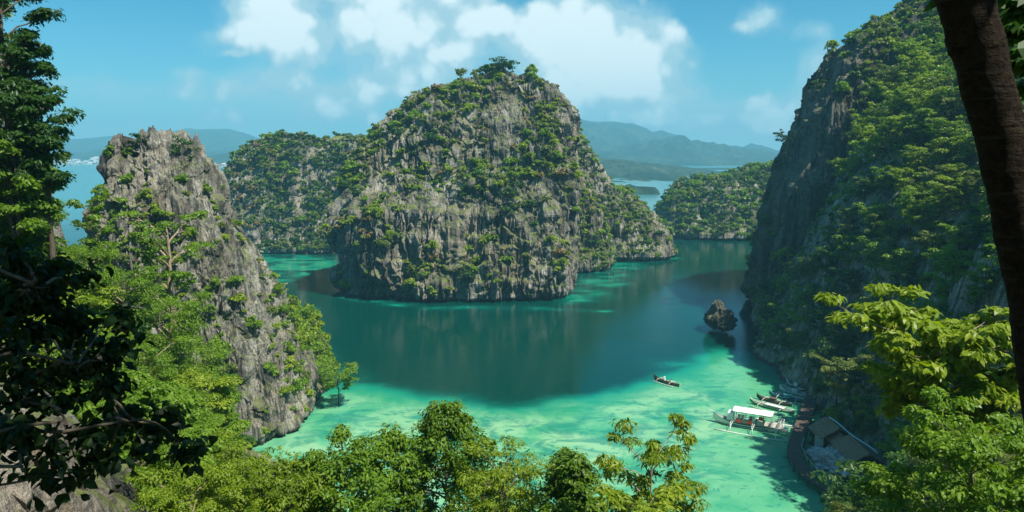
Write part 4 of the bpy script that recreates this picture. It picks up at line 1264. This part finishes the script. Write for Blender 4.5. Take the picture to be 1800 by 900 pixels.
WHITE = worn('white_paint', (.80, .80, .76), .5, .18, 3.0, .4)
TARP = worn('white_tarpaulin', (.84, .84, .82), .6, .12, 1.2, .3)
TEAL = worn('teal_paint', (.06, .34, .36), .5, .25, 3.0, .4)
BLUE = worn('blue_paint', (.03, .12, .24), .5, .3, 3.0, .4)
NAVY = worn('dark_hull_paint', (.02, .035, .05), .5, .3, 3.0, .4)
GREENP = worn('green_paint', (.12, .36, .14), .5, .25, 3.0, .4)
WOODM = worn('weathered_planks', (.17, .125, .10), .9, .6, 4.0, .1, (1, 1, 1))
WOODD = worn('dark_wood', (.085, .06, .045), .9, .4, 4.0, .1)
DECKM = worn('bleached_deck', (.52, .50, .45), .8, .3, 3.0, .2)
BAMBOO = worn('bamboo', (.62, .60, .52), .6, .25, 5.0, .3)
ORANGE = worn('life_vest_orange', (.62, .07, .03), .8, .2, 5.0, .1)
THATCH = worn('nipa_thatch', (.34, .225, .15), .95, .8, 5.0, .05, (3, .5, 1))
SKIN = mat('skin', (.34, .17, .10), .6)[0]
CLOTHW = mat('white_cloth', (.75, .74, .72), .9)[0]
CLOTHD = mat('dark_cloth', (.05, .06, .09), .9)[0]
CLOTHY = mat('pale_yellow_cloth', (.62, .58, .36), .9)[0]
HAIR = mat('black_hair', (.012, .010, .009), .6)[0]


def hull_mb(L, beam, depth, rise_b, rise_s, m_side=0, m_in=1, m_rim=2, deck=.6):
    """a slender outrigger hull: bow at +x"""
    n = 21
    xs = np.linspace(-L / 2, L / 2, n)
    o, i_ = [], []
    for x in xs:
        u = x / (L / 2)
        b = beam / 2 * max(.04, (1 - abs(u) ** 2.6)) ** .8
        sh = depth * .55 + rise_b * max(0, u) ** 3 + rise_s * max(0, -u) ** 3
        kl = -depth * .35 + (rise_b * .8) * max(0, u) ** 5 + rise_s * .8 * max(0, -u) ** 5
        mid = (sh + kl) / 2
        o.append([(x, b, sh), (x, b * .85, mid), (x, b * .15, kl), (x, -b * .15, kl), (x, -b * .85, mid), (x, -b, sh)])
        dz = kl + (sh - kl) * deck
        i_.append([(x, b * .88, sh + .01), (x, b * .8, dz), (x, -b * .8, dz), (x, -b * .88, sh + .01)])
    mb = MB()
    V = np.array(o).reshape(-1, 3)
    mb.add(V, [tuple(q) for q in grid_faces(n, 6)], m_side)
    V = np.array(i_).reshape(-1, 3)
    mb.add(V, [tuple(q) for q in grid_faces(n, 4)], m_in)
    for s in (0, 5):
        mb.bar([q[s] for q in o], .045, m_rim, 5)
    mb.add([o[0][k] for k in range(6)], [(0, 1, 2, 3, 4, 5)], m_side)
    mb.add([o[-1][k] for k in range(6)], [(5, 4, 3, 2, 1, 0)], m_side)
    return mb


def axis_of(bow, stern):
    a, b = wat(*bow, .3), wat(*stern, .3)
    return (a + b) / 2, math.atan2(a[1] - b[1], a[0] - b[0]), float(np.linalg.norm(a - b))


def outriggers(root, xs, L, y, z, mt, arc=.35, xo=0.0, sides=(-1, 1)):
    for x in xs:
        for s in sides:
            mb = MB().bar([(x, 0, z + arc), (x, s * y * .55, z + arc * .9), (x, s * y * .85, z + arc * .35), (x, s * y, .12)], .05, 0, 6)
            if L > 8:
                mb.bar([(x + .28, 0, z + arc), (x + .28, s * y * .55, z + arc * .9), (x + .1, s * y * .9, z * .6), (x, s * y, .12)], .04, 0, 6)
            mb.build('outrigger_arm', [mt], root, True)
    for s in sides:
        xs_ = np.linspace(-L / 2, L / 2, 7) + xo
        MB().bar([(x, s * y, .06 + .12 * abs((x - xo) / (L / 2)) ** 3) for x in xs_], .085, 0, 8).build('outrigger_float', [mt], root, True)


def tour_boat():
    c, rz, L = axis_of((1253, 738), (1386, 760))
    root = empty('outrigger_boat', (c[0], c[1], 0), rz, 'large white outrigger tour boat with long flat white canopy and red life vests', 'boat')
    hull_mb(L * 1.0, 1.7, 1.1, 1.25, .5, 0, 1, 2).build('hull', [WHITE, DECKM, TEAL], root, True)
    # deck and cabin run from behind the bow to the stern
    k = L / 12.0
    x0, x1 = -5.2 * k, 2.3 * k
    d = MB()
    d.box(((x0 + x1) / 2, 0, .98), (x1 - x0, 2.1, .07))
    for x in np.arange(x0, x1, .5):
        d.box((x, 0, 1.03), (.06, 2.1, .03))
    d.build('deck', [DECKM], root)
    r = MB()
    for s in (-1, 1):
        for x in np.linspace(x0, x1, 11):
            r.box((x, s * 1.02, 1.5), (.05, .05, 1.0))
        for z in (1.3, 1.62, 1.98):
            r.box(((x0 + x1) / 2, s * 1.02, z), (x1 - x0, .045, .045))
    r.box((x0, 0, 1.98), (.05, 2.1, .05)); r.box((x0, 0, 1.4), (.05, 2.1, .05))
    r.build('railing', [WHITE], root)
    xr0, xr1 = -3.6 * k, 2.6 * k
    for x in np.linspace(xr0 + .15, xr1 - .2, 5):
        for s in (-1, 1):
            MB().box((x, s * .98, 2.05), (.07, .07, 2.0)).build('canopy_post', [WHITE], root)
    n = 9
    V, F = [], []
    for i in range(13):
        x = xr0 + (xr1 - xr0) * i / 12
        for j in range(n):
            v = j / (n - 1) * 2 - 1
            V.append((x, v * 1.28, 3.2 - .28 * v * v - .05 * math.sin(i * math.pi / 3) ** 2))
    top = len(V)
    V += [(a, b, c_ - .06) for a, b, c_ in V]
    F = [tuple(q) for q in grid_faces(13, n)] + [tuple(q[::-1] + top) for q in grid_faces(13, n)]
    for i in range(12):
        F.append((i * n, i * n + top, (i + 1) * n + top, (i + 1) * n)); F.append((i * n + n - 1, (i + 1) * n + n - 1, (i + 1) * n + n - 1 + top, i * n + n - 1 + top))
    for j in range(n - 1):
        F.append((j, j + 1, j + 1 + top, j + top)); q = 12 * n; F.append((q + j, q + j + top, q + j + 1 + top, q + j + 1))
    MB().add(V, F).build('canopy', [TARP], root)
    MB().box((xr1 + .45, 0, 1.7), (.9, 1.7, 1.2)).box((xr1 + .95, 0, 1.45), (.12, 1.5, .7)).build('wheelhouse', [WHITE], root)
    rng = random.Random(3)
    for i, x in enumerate((1.9, 1.3, .1, -.2, -1.7, -2.1, -2.5, -3.0)):
        s = (-1, 1)[i % 2] if i > 2 else -1
        for sd in ((-1, 1) if i < 6 else (-1,)):
            z = 1.25 if i < 4 else 2.15
            MB().box((x * k, sd * 1.07, z), (.42, .12, .5)).box((x * k - .13, sd * 1.07, z + .3), (.12, .12, .16)).box((x * k + .13, sd * 1.07, z + .3), (.12, .12, .16)).build('life_vest', [ORANGE], root)
    b = MB()
    for x in np.linspace(x0 + .8, x1 - 1, 6):
        b.box((x, 0, 1.3), (.35, 1.9, .06)).box((x, 0, 1.15), (.08, 1.8, .28))
    b.build('bench', [WOODM], root)
    MB().box((0, .86, .35), (L * .5, .02, .16)).box((0, -.86, .35), (L * .5, .02, .16)).build('hull_stripe', [BLUE], root)
    outriggers(root, (2.5 * k, -.9 * k, -4.5 * k), 11.2 * k, 3.6, .95, WHITE, .15, -.6 * k)
    MB().bar([(-5.2 * k, .5, 1.9), (-7.6 * k, .7, 1.75)], .05).bar([(-5.4 * k, -1.0, .8), (-8.6 * k, -2.6, .35)], .07).build('bamboo_pole', [BAMBOO], root, True)
    MB().bar([(L / 2 - .3, 0, 1.75), (L / 2 + .9, 0, 2.1)], .05).build('bowsprit', [WHITE], root, True)


tour_boat()


def small_boat(bow, stern, side, inner, rim, flt, label, plat=False, cabin=False, arms=2, group='small outrigger boats moored by the boardwalk', y=1.7, width=.75):
    c, rz, L = axis_of(bow, stern)
    root = empty('outrigger_boat', (c[0], c[1], 0), rz, label, 'boat', group)
    hull_mb(L, width, .6, .75, .35, 0, 1, 2, .45).build('hull', [side, inner, rim], root, True)
    outriggers(root, [L * .24, -L * .24] if arms == 2 else [L * .26, 0, -L * .26], L * .8, y, .45, flt, .22)
    if plat:
        MB().box((-L * .06, 0, .62), (L * .42, 1.15, .05)).box((-L * .06, .55, .72), (L * .42, .06, .14)).box((-L * .06, -.55, .72), (L * .42, .06, .14)).build('platform', [rim], root)
    if cabin:
        MB().box((L * .02, 0, .62), (L * .16, .6, .5)).box((L * .02, 0, .9), (L * .2, .74, .05)).build('engine_box', [rim], root)
    MB().box((-L * .3, 0, .3), (.22, width * .8, .04)).box((L * .3, 0, .34), (.22, width * .5, .04)).build('thwart', [WOODM], root)
    return root


small_boat((1318, 706), (1397, 726), GREENP, WOODM, WHITE, BAMBOO, 'green-nosed small outrigger boat with white platform right behind the tour boat canopy', plat=True, arms=2)
small_boat((1330, 698), (1392, 713), NAVY, WOODD, WOODM, BAMBOO, 'dark small outrigger boat second from the tour boat', cabin=True)
small_boat((1352, 693), (1420, 706), BLUE, BLUE, TEAL, BAMBOO, 'deep blue outrigger boat with arched arms in the middle of the moored row', cabin=True, arms=2)
small_boat((1370, 683), (1428, 697), WHITE, TEAL, WHITE, BAMBOO, 'white slim outrigger boat with teal inside, second from the far end of the row', arms=3, cabin=True)
small_boat((1382, 671), (1420, 687), WHITE, WOODM, WHITE, BAMBOO, 'pale upturned-bow outrigger boat farthest along the moored row', cabin=True)


def seated(parent_root, name, loc, rz, label, top, hat):
    """one skinned figure sitting with bent knees, arms forward on a paddle"""
    me = bpy.data.meshes.new('person')
    J = {'pel': (0, 0, .12), 'bel': (0.02, 0, .32), 'che': (.05, 0, .52), 'nek': (.08, 0, .68), 'hed': (.11, 0, .80), 'crn': (.11, 0, .92)}
    for s, q in ((1, 'l'), (-1, 'r')):
        J.update({'sh' + q: (.05, .19 * s, .60), 'el' + q: (.20, .25 * s, .40), 'ha' + q: (.42, .14 * s, .42), 'fi' + q: (.50, .12 * s, .42),
                  'hi' + q: (.03, .10 * s, .10), 'kn' + q: (.44, .13 * s, .30), 'an' + q: (.62, .12 * s, .02), 'to' + q: (.80, .13 * s, .0)})
    rad = {'pel': .14, 'bel': .125, 'che': .14, 'nek': .055, 'hed': .095, 'crn': .07}
    for q in 'lr':
        rad.update({'sh' + q: .065, 'el' + q: .045, 'ha' + q: .033, 'fi' + q: .03, 'hi' + q: .09, 'kn' + q: .062, 'an' + q: .04, 'to' + q: .03})
    ks = list(J)
    E = [('pel', 'bel'), ('bel', 'che'), ('che', 'nek'), ('nek', 'hed'), ('hed', 'crn')]
    for q in 'lr':
        E += [('che', 'sh' + q), ('sh' + q, 'el' + q), ('el' + q, 'ha' + q), ('ha' + q, 'fi' + q), ('pel', 'hi' + q), ('hi' + q, 'kn' + q), ('kn' + q, 'an' + q), ('an' + q, 'to' + q)]
    me.from_pydata([J[k] for k in ks], [(ks.index(a), ks.index(b)) for a, b in E], [])
    o = bpy.data.objects.new(name, me)
    link(o)
    sk = o.modifiers.new('s', 'SKIN')
    for i, k in enumerate(ks):
        me.skin_vertices[0].data[i].radius = (rad[k], rad[k])
        me.skin_vertices[0].data[i].use_root = k == 'pel'
    o.modifiers.new('d', 'SUBSURF').levels = 1
    dg = bpy.context.evaluated_depsgraph_get()
    m2 = bpy.data.meshes.new_from_object(o.evaluated_get(dg))
    o.modifiers.clear()
    o.data = m2
    for q in (SKIN, top, CLOTHD):
        m2.materials.append(q)
    for p in m2.polygons:
        z, x = p.center.z, p.center.x
        p.material_index = 1 if (.22 < z < .66 and x < .16) else (2 if z <= .24 and x < .5 else 0)
        p.use_smooth = True
    o.location, o.rotation_euler = loc, (0, 0, rz)
    tag(o, label, 'person')
    h = MB()
    if hat:
        a = [(.11 + .25 * math.cos(t), .25 * math.sin(t), .91) for t in np.linspace(0, 2 * math.pi, 14, endpoint=False)]
        b = [(.11 + .11 * math.cos(t), .11 * math.sin(t), .97) for t in np.linspace(0, 2 * math.pi, 14, endpoint=False)]
        h.add(a + b + [(.11, 0, 1.04)], [(i, (i + 1) % 14, 14 + (i + 1) % 14, 14 + i) for i in range(14)] + [(14 + i, 14 + (i + 1) % 14, 28) for i in range(14)])
        h.build('hat', [CLOTHW], o, True)
    else:
        n_, V, F = 10, [], []
        for i in range(5):
            for j in range(n_):
                t, u = j / n_ * 2 * math.pi, i / 4 * 1.35
                V.append((.10 + .105 * math.cos(t) * math.cos(u), .105 * math.sin(t) * math.cos(u), .84 + .12 * math.sin(u)))
        h.add(V, [tuple(q) for q in grid_faces(5, n_, True)])
        h.build('hair', [HAIR], o, True)
    return o


def paddle_boat():
    c, rz, L = axis_of((1149, 664), (1194, 678))
    root = small_boat((1149, 664), (1194, 678), WOODM, WOODM, WOODD, BAMBOO, 'narrow wooden paddle boat carrying two people across the deep water', group='boats under way', arms=2, y=1.15, width=.8)
    ca, sa = math.cos(rz), math.sin(rz)
    def loc(x, y, z):
        return (c[0] + ca * x - sa * y, c[1] + sa * x + ca * y, z)
    seated(root, 'person', loc(.35, 0, .22), rz, 'person in white top and wide pale hat seated at the front of the paddle boat', CLOTHW, True)
    seated(root, 'person', loc(-1.35, 0, .22), rz, 'bareheaded person in pale yellow top holding a paddle at the rear', CLOTHY, False)
    p = loc(-1.35, 0, .22)
    a = MB().bar([(0, -.55, .95 - .1), (0, .85, -.2)], .018)
    a.box((0, .9, -.26), (.03, .26, .2))
    o = a.build('paddle', [WOODM])
    o.location = loc(-.92, 0, .28); o.rotation_euler = (0, 0, rz)
    tag(o, 'wooden paddle held by the rear person in the small paddle boat', 'paddle')


paddle_boat()


# ------------------------------------------------------------------ boardwalk, huts, heap
def boardwalk():
    line = [(1428, 694), (1421, 715), (1412, 742), (1403, 768), (1396, 792), (1404, 812), (1424, 836), (1450, 854), (1480, 866), (1520, 878), (1566, 892)]
    P = np.array([wat(a, b, 1.1) for a, b in line])
    t = np.linspace(0, len(P) - 1, 90)
    Q = np.stack([np.interp(t, np.arange(len(P)), P[:, k]) for k in range(3)], -1)
    d = unit(np.gradient(Q, axis=0)); nrm = np.stack([-d[:, 1], d[:, 0], 0 * d[:, 0]], -1)
    root = empty('boardwalk', tuple(P[0]), 0, 'curved brown plank walkway on posts skirting the huts', 'boardwalk')
    o = -P[0]
    # planks across the way, each with its own small gap and tilt
    mb = MB()
    rng = random.Random(4)
    L = np.concatenate([[0], np.cumsum(np.linalg.norm(np.diff(Q, axis=0), axis=1))])
    for s in np.arange(0.1, L[-1], .24):
        p = np.array([np.interp(s, L, Q[:, k]) for k in range(3)]) + o
        dd = np.array([np.interp(s, L, d[:, k]) for k in range(2)])
        mb.box((p[0], p[1], p[2] + rng.uniform(-.012, .012)), (.20, 2.1 + rng.uniform(-.15, .2), .05), math.atan2(dd[1], dd[0]) + rng.uniform(-.02, .02))
    mb.build('deck', [WOODM], root)
    for s in (-1, 1):
        MB().bar([tuple(q + o + n_ * s * .95 + np.array([0, 0, -.12])) for q, n_ in zip(Q[::3], nrm[::3])], .07).build('stringer', [WOODD], root)
    for s in np.arange(.6, L[-1], 2.2):
        p = np.array([np.interp(s, L, Q[:, k]) for k in range(3)]) + o
        nn = np.array([np.interp(s, L, nrm[:, k]) for k in range(3)])
        for sd in (-1, 1):
            q = p + nn * sd * .98
            MB().bar([(q[0], q[1], p[2] + (.9 if sd > 0 and s > 12 else .1)), (q[0], q[1], -2.2)], .07).build('post', [WOODD], root)
    MB().bar([tuple(q + o + n_ * .98 + np.array([0, 0, .85])) for q, n_ in zip(Q[30:80:2], nrm[30:80:2])], .035).build('rail', [BAMBOO], root)


boardwalk()


def hut(a, b, span, rise, zr, label, wall_h=1.9, fringe=.25, floor=True, open_front=True):
    """gabled thatch hut; ridge from pixel a to pixel b at height zr"""
    A, B = wat(*a, zr), wat(*b, zr)
    c = (A + B) / 2
    L = float(np.linalg.norm(A - B))
    rz = math.atan2(B[1] - A[1], B[0] - A[0])
    root = empty('thatched_hut', (c[0], c[1], 0), rz, label, 'hut', 'thatched huts by the boardwalk')
    V, F = [], []
    nx, ny = 26, 15
    rng = np.random.RandomState(int(a[0]))
    for lay in (0, 1):
        for i in range(nx):
            for j in range(ny):
                u, v = i / (nx - 1) - .5, j / (ny - 1) * 2 - 1
                rag = (abs(v) > .93) * rng.uniform(-.1, .14) + 0
                x = u * (L + .5) + (abs(u) > .48) * rng.uniform(-.1, .1)
                z = zr - rise * abs(v) ** 1.05 + (.055 * ((abs(v) * 6) % 1) if lay == 0 else -.14) - rag * .6 + rng.uniform(-.02, .02)
                V.append((x, v * (span / 2) + np.sign(v) * rag, z))
    F = [tuple(q) for q in grid_faces(nx, ny)] + [tuple(q[::-1] + nx * ny) for q in grid_faces(nx, ny)]
    k = nx * ny
    for i in range(nx - 1):
        F += [(i * ny, i * ny + k, (i + 1) * ny + k, (i + 1) * ny), (i * ny + ny - 1, (i + 1) * ny + ny - 1, (i + 1) * ny + ny - 1 + k, i * ny + ny - 1 + k)]
    for j in range(ny - 1):
        q = (nx - 1) * ny
        F += [(j, j + 1, j + 1 + k, j + k), (q + j, q + j + k, q + j + 1 + k, q + j + 1)]
    MB().add(V, F).build('roof', [THATCH], root)
    MB().bar([(-L / 2 - .2, 0, zr + .05), (L / 2 + .2, 0, zr + .05)], .11).build('ridge_cap', [THATCH], root)
    for sx in (-1, 0, 1):
        for sy in (-1, 1):
            MB().box((sx * L * .46, sy * span * .38, (zr - rise * .76) / 2 - .2), (.13, .13, zr - rise * .76 + .4)).build('post', [WOODD], root)
    ez = zr - rise * .82
    w = MB()
    w.box((0, span * .36, ez / 2 + .1), (L * .9, .08, ez))
    w.box((-L * .45, 0, ez / 2 + .1), (.08, span * .7, ez))
    w.build('wall', [WOODD], root)
    w2 = MB().box((0, -span * .36, .55), (L * .9, .07, .8))
    for x in np.linspace(-L * .44, L * .44, 9):
        w2.box((x, -span * .375, .55), (.05, .05, .9))
    w2.build('balustrade', [WOODM], root)
    MB().box((0, 0, .42), (L * .95, span * .78, .1)).build('floor', [WOODM], root)
    return root


hut((1452, 734), (1475, 752), 5.4, 1.5, 4.3, 'left thatched hut, its broad roof nearest the moored boats')
hut((1470, 757), (1484, 768), 3.4, 1.0, 3.4, 'small low thatched hut squeezed between the two larger roofs')
hut((1493, 765), (1527, 797), 4.8, 1.4, 3.9, 'long thatched hut with sagging roof beside the rubble heap')
# pipe laid along the ridge line
A, B = wat(1457, 733, 4.8), wat(1543, 797, 4.2)
o = MB().bar([tuple(A + (B - A) * f + np.array([0, 0, .12 * math.sin(f * 9)])) for f in np.linspace(0, 1, 12)], .10, 0, 8).build('water_pipe', [mat('pale_blue_plastic', (.30, .50, .62), .4)[0]], None, True)
tag(o, 'long pale blue plastic pipe running down behind the thatched roofs', 'pipe')
o = MB().box((0, 0, 0), (1.5, .05, 2.4)).build('cloth_sheet', [mat('pale_teal_cloth', (.32, .46, .44), .9)[0]])
q = wat(1440, 775, 1.6)
o.location = (q[0], q[1], 1.6); o.rotation_euler = (0, 0, -1.0)
tag(o, 'pale teal sheet hanging beneath the left thatched hut', 'cloth')


def lump(name, c, r, seed, m, label, cat, amp=.35, nu=48, nv=30, freq=1.3):
    rng = seed * 3.7
    V = []
    for i in range(nv):
        ph = i / (nv - 1) * math.pi
        for j in range(nu):
            t = j / nu * 2 * math.pi
            V.append((math.sin(ph) * math.cos(t), math.sin(ph) * math.sin(t), math.cos(ph)))
    V = np.array(V)
    d = 1 + amp * fbm(V[:, 0] * freq + rng, V[:, 1] * freq, V[:, 2] * freq, 4) * 1.6 + amp * .6 * ridged(V[:, 0] * freq * 2 + rng, V[:, 1] * freq * 2, V[:, 2] * freq * 2, 3)
    V = V * d[:, None] * np.array(r)
    me = mesh_np(name, V, grid_faces(nv, nu, True), [m])
    o = link(bpy.data.objects.new(name, me))
    o.location = c
    return tag(o, label, cat)


PALE = worn('bleached_rubble', (.50, .47, .45), .95, .6, 1.6, .05)
lump('rubble_heap', tuple(wat(1466, 815, .5)), (2.6, 4.4, 1.5), 4, PALE, 'pale heap of bleached rubble between the boardwalk and the huts', 'rubble heap', .42, 90, 60, 2.4)
lump('boulder', tuple(wat(1530, 838, .3)), (2.6, 2.2, 1.9), 6, M_ROCK_HILL, 'grey boulder at the end of the long hut', 'rock', .25)
lump('boulder', tuple(wat(1424, 708, .3)), (1.2, 1.0, 1.0), 8, M_ROCK_HILL, 'small grey boulder at the far end of the boardwalk', 'rock', .25)

# ------------------------------------------------------------------ the town on the far shore
HW = [mat('far_wall_%s' % n_, c_, .8)[0] for n_, c_ in (('white', (.80, .80, .77)), ('cream', (.66, .62, .52)), ('grey', (.5, .5, .5)))]
HR = [mat('far_roof_%s' % n_, c_, .6)[0] for n_, c_ in (('white', (.78, .80, .80)), ('rust', (.30, .14, .09)), ('steel', (.42, .50, .55)))]
HOUSE = []
for i in range(5):
    mb = MB()
    w, l, h = ((14, 22, 7), (12, 16, 6), (20, 44, 8), (12, 14, 11), (16, 30, 9))[i]
    mb.box((0, 0, h / 2 - 2), (l, w, h + 4), 0, 0)
    V = [(-l / 2 - 1, -w / 2 - 1, h), (l / 2 + 1, -w / 2 - 1, h), (l / 2 + 1, w / 2 + 1, h), (-l / 2 - 1, w / 2 + 1, h), (-l / 2 - 1, 0, h + w * .25), (l / 2 + 1, 0, h + w * .25)]
    mb.add(V, [(0, 1, 5, 4), (2, 3, 4, 5), (0, 4, 3), (1, 2, 5), (3, 2, 1, 0)], 1)
    for x in np.arange(-l / 2 + 2, l / 2 - 1, 3.2):
        for z in (2.0,) if h < 9 else (2.0, 5.6):
            mb.box((x, -w / 2 - .02, z + .6), (1.3, .12, 1.4), 0, 2)
    o = mb.build('far_house', [HW[i % 3], HR[(i * 2) % 3], NAVY])
    HOUSE.append(o.data)
    bpy.data.objects.remove(o)


def town():
    rng = random.Random(11)
    for (x0, x1, y0, y1, n, Yd, ph, lab, grp) in ((82, 150, 279, 287, 26, 2840, 0, 'tiny pale building in the shore town beyond the bay, left part', 'buildings of the far shore town, left part'),
                                             (150, 216, 279, 287, 22, 2840, 0, 'tiny pale building in the shore town just left of the pinnacle', 'buildings of the far shore town, right part'),
                                             (366, 420, 288, 291, 16, 2140, 0, 'tiny pale waterfront building between the pinnacle and the central island', 'waterfront buildings past the pinnacle')):
        for k in range(n):
            px = x0 + (x1 - x0) * (k + rng.random()) / n
            f = rng.random() ** 1.8
            py = y1 - (y1 - y0) * f
            Y = Yd + f * 60
            p = at(px, py, Y)
            o = link(bpy.data.objects.new('far_house', rng.choice(HOUSE)))
            o.location = (p[0], Y, max(.5, p[2] - 4))
            s = rng.uniform(.6, 1.15) * (1.0 if Yd > 2500 else .7)
            o.scale = (s, s, s * rng.uniform(.7, 1.1))
            o.rotation_euler = (0, 0, rng.uniform(-.5, .5))
            tag(o, lab, 'building', grp)


town()
p = at(1064, 216, 4200)
mb = MB()
for a in range(3):
    t = a * 2.094
    mb.bar([(math.cos(t) * 3, math.sin(t) * 3, -6), (math.cos(t) * .6, math.sin(t) * .6, 52)], .8, 0, 4)
for z in range(0, 50, 6):
    r_ = 3 - 2.4 * (z + 6) / 58
    mb.bar([(r_, 0, z), (-r_ * .5, r_ * .87, z), (-r_ * .5, -r_ * .87, z), (r_, 0, z)], .4, 0, 4)
o = mb.build('radio_mast', [HW[2]])
o.location = (p[0], 4200, p[2])
tag(o, 'thin lattice radio mast on the crest of the hazy right mountain', 'mast')
# ------------------------------------------------------------------ haze over the bay
def haze():
    bm = bmesh.new()
    bmesh.ops.create_cube(bm, size=1.0)
    for v in bm.verts:
        v.co = Vector((v.co.x * 19000, 2750 + v.co.y * 5900, 138 + v.co.z * 304))
    me = bpy.data.meshes.new('haze')
    bm.to_mesh(me); bm.free()
    m = bpy.data.materials.new('haze')
    m.use_nodes = True
    t = m.node_tree
    t.nodes.clear()
    pv = N(t, 'ShaderNodeVolumePrincipled')
    pv.inputs['Color'].default_value = (.26, .76, 1.0, 1)
    pv.inputs['Density'].default_value = 0.00029
    pv.inputs['Anisotropy'].default_value = 0.0
    N(t, 'ShaderNodeOutputMaterial', inp={'Volume': pv.outputs[0]})
    me.materials.append(m)
    tag(link(bpy.data.objects.new('haze', me)), kind='stuff')


haze()
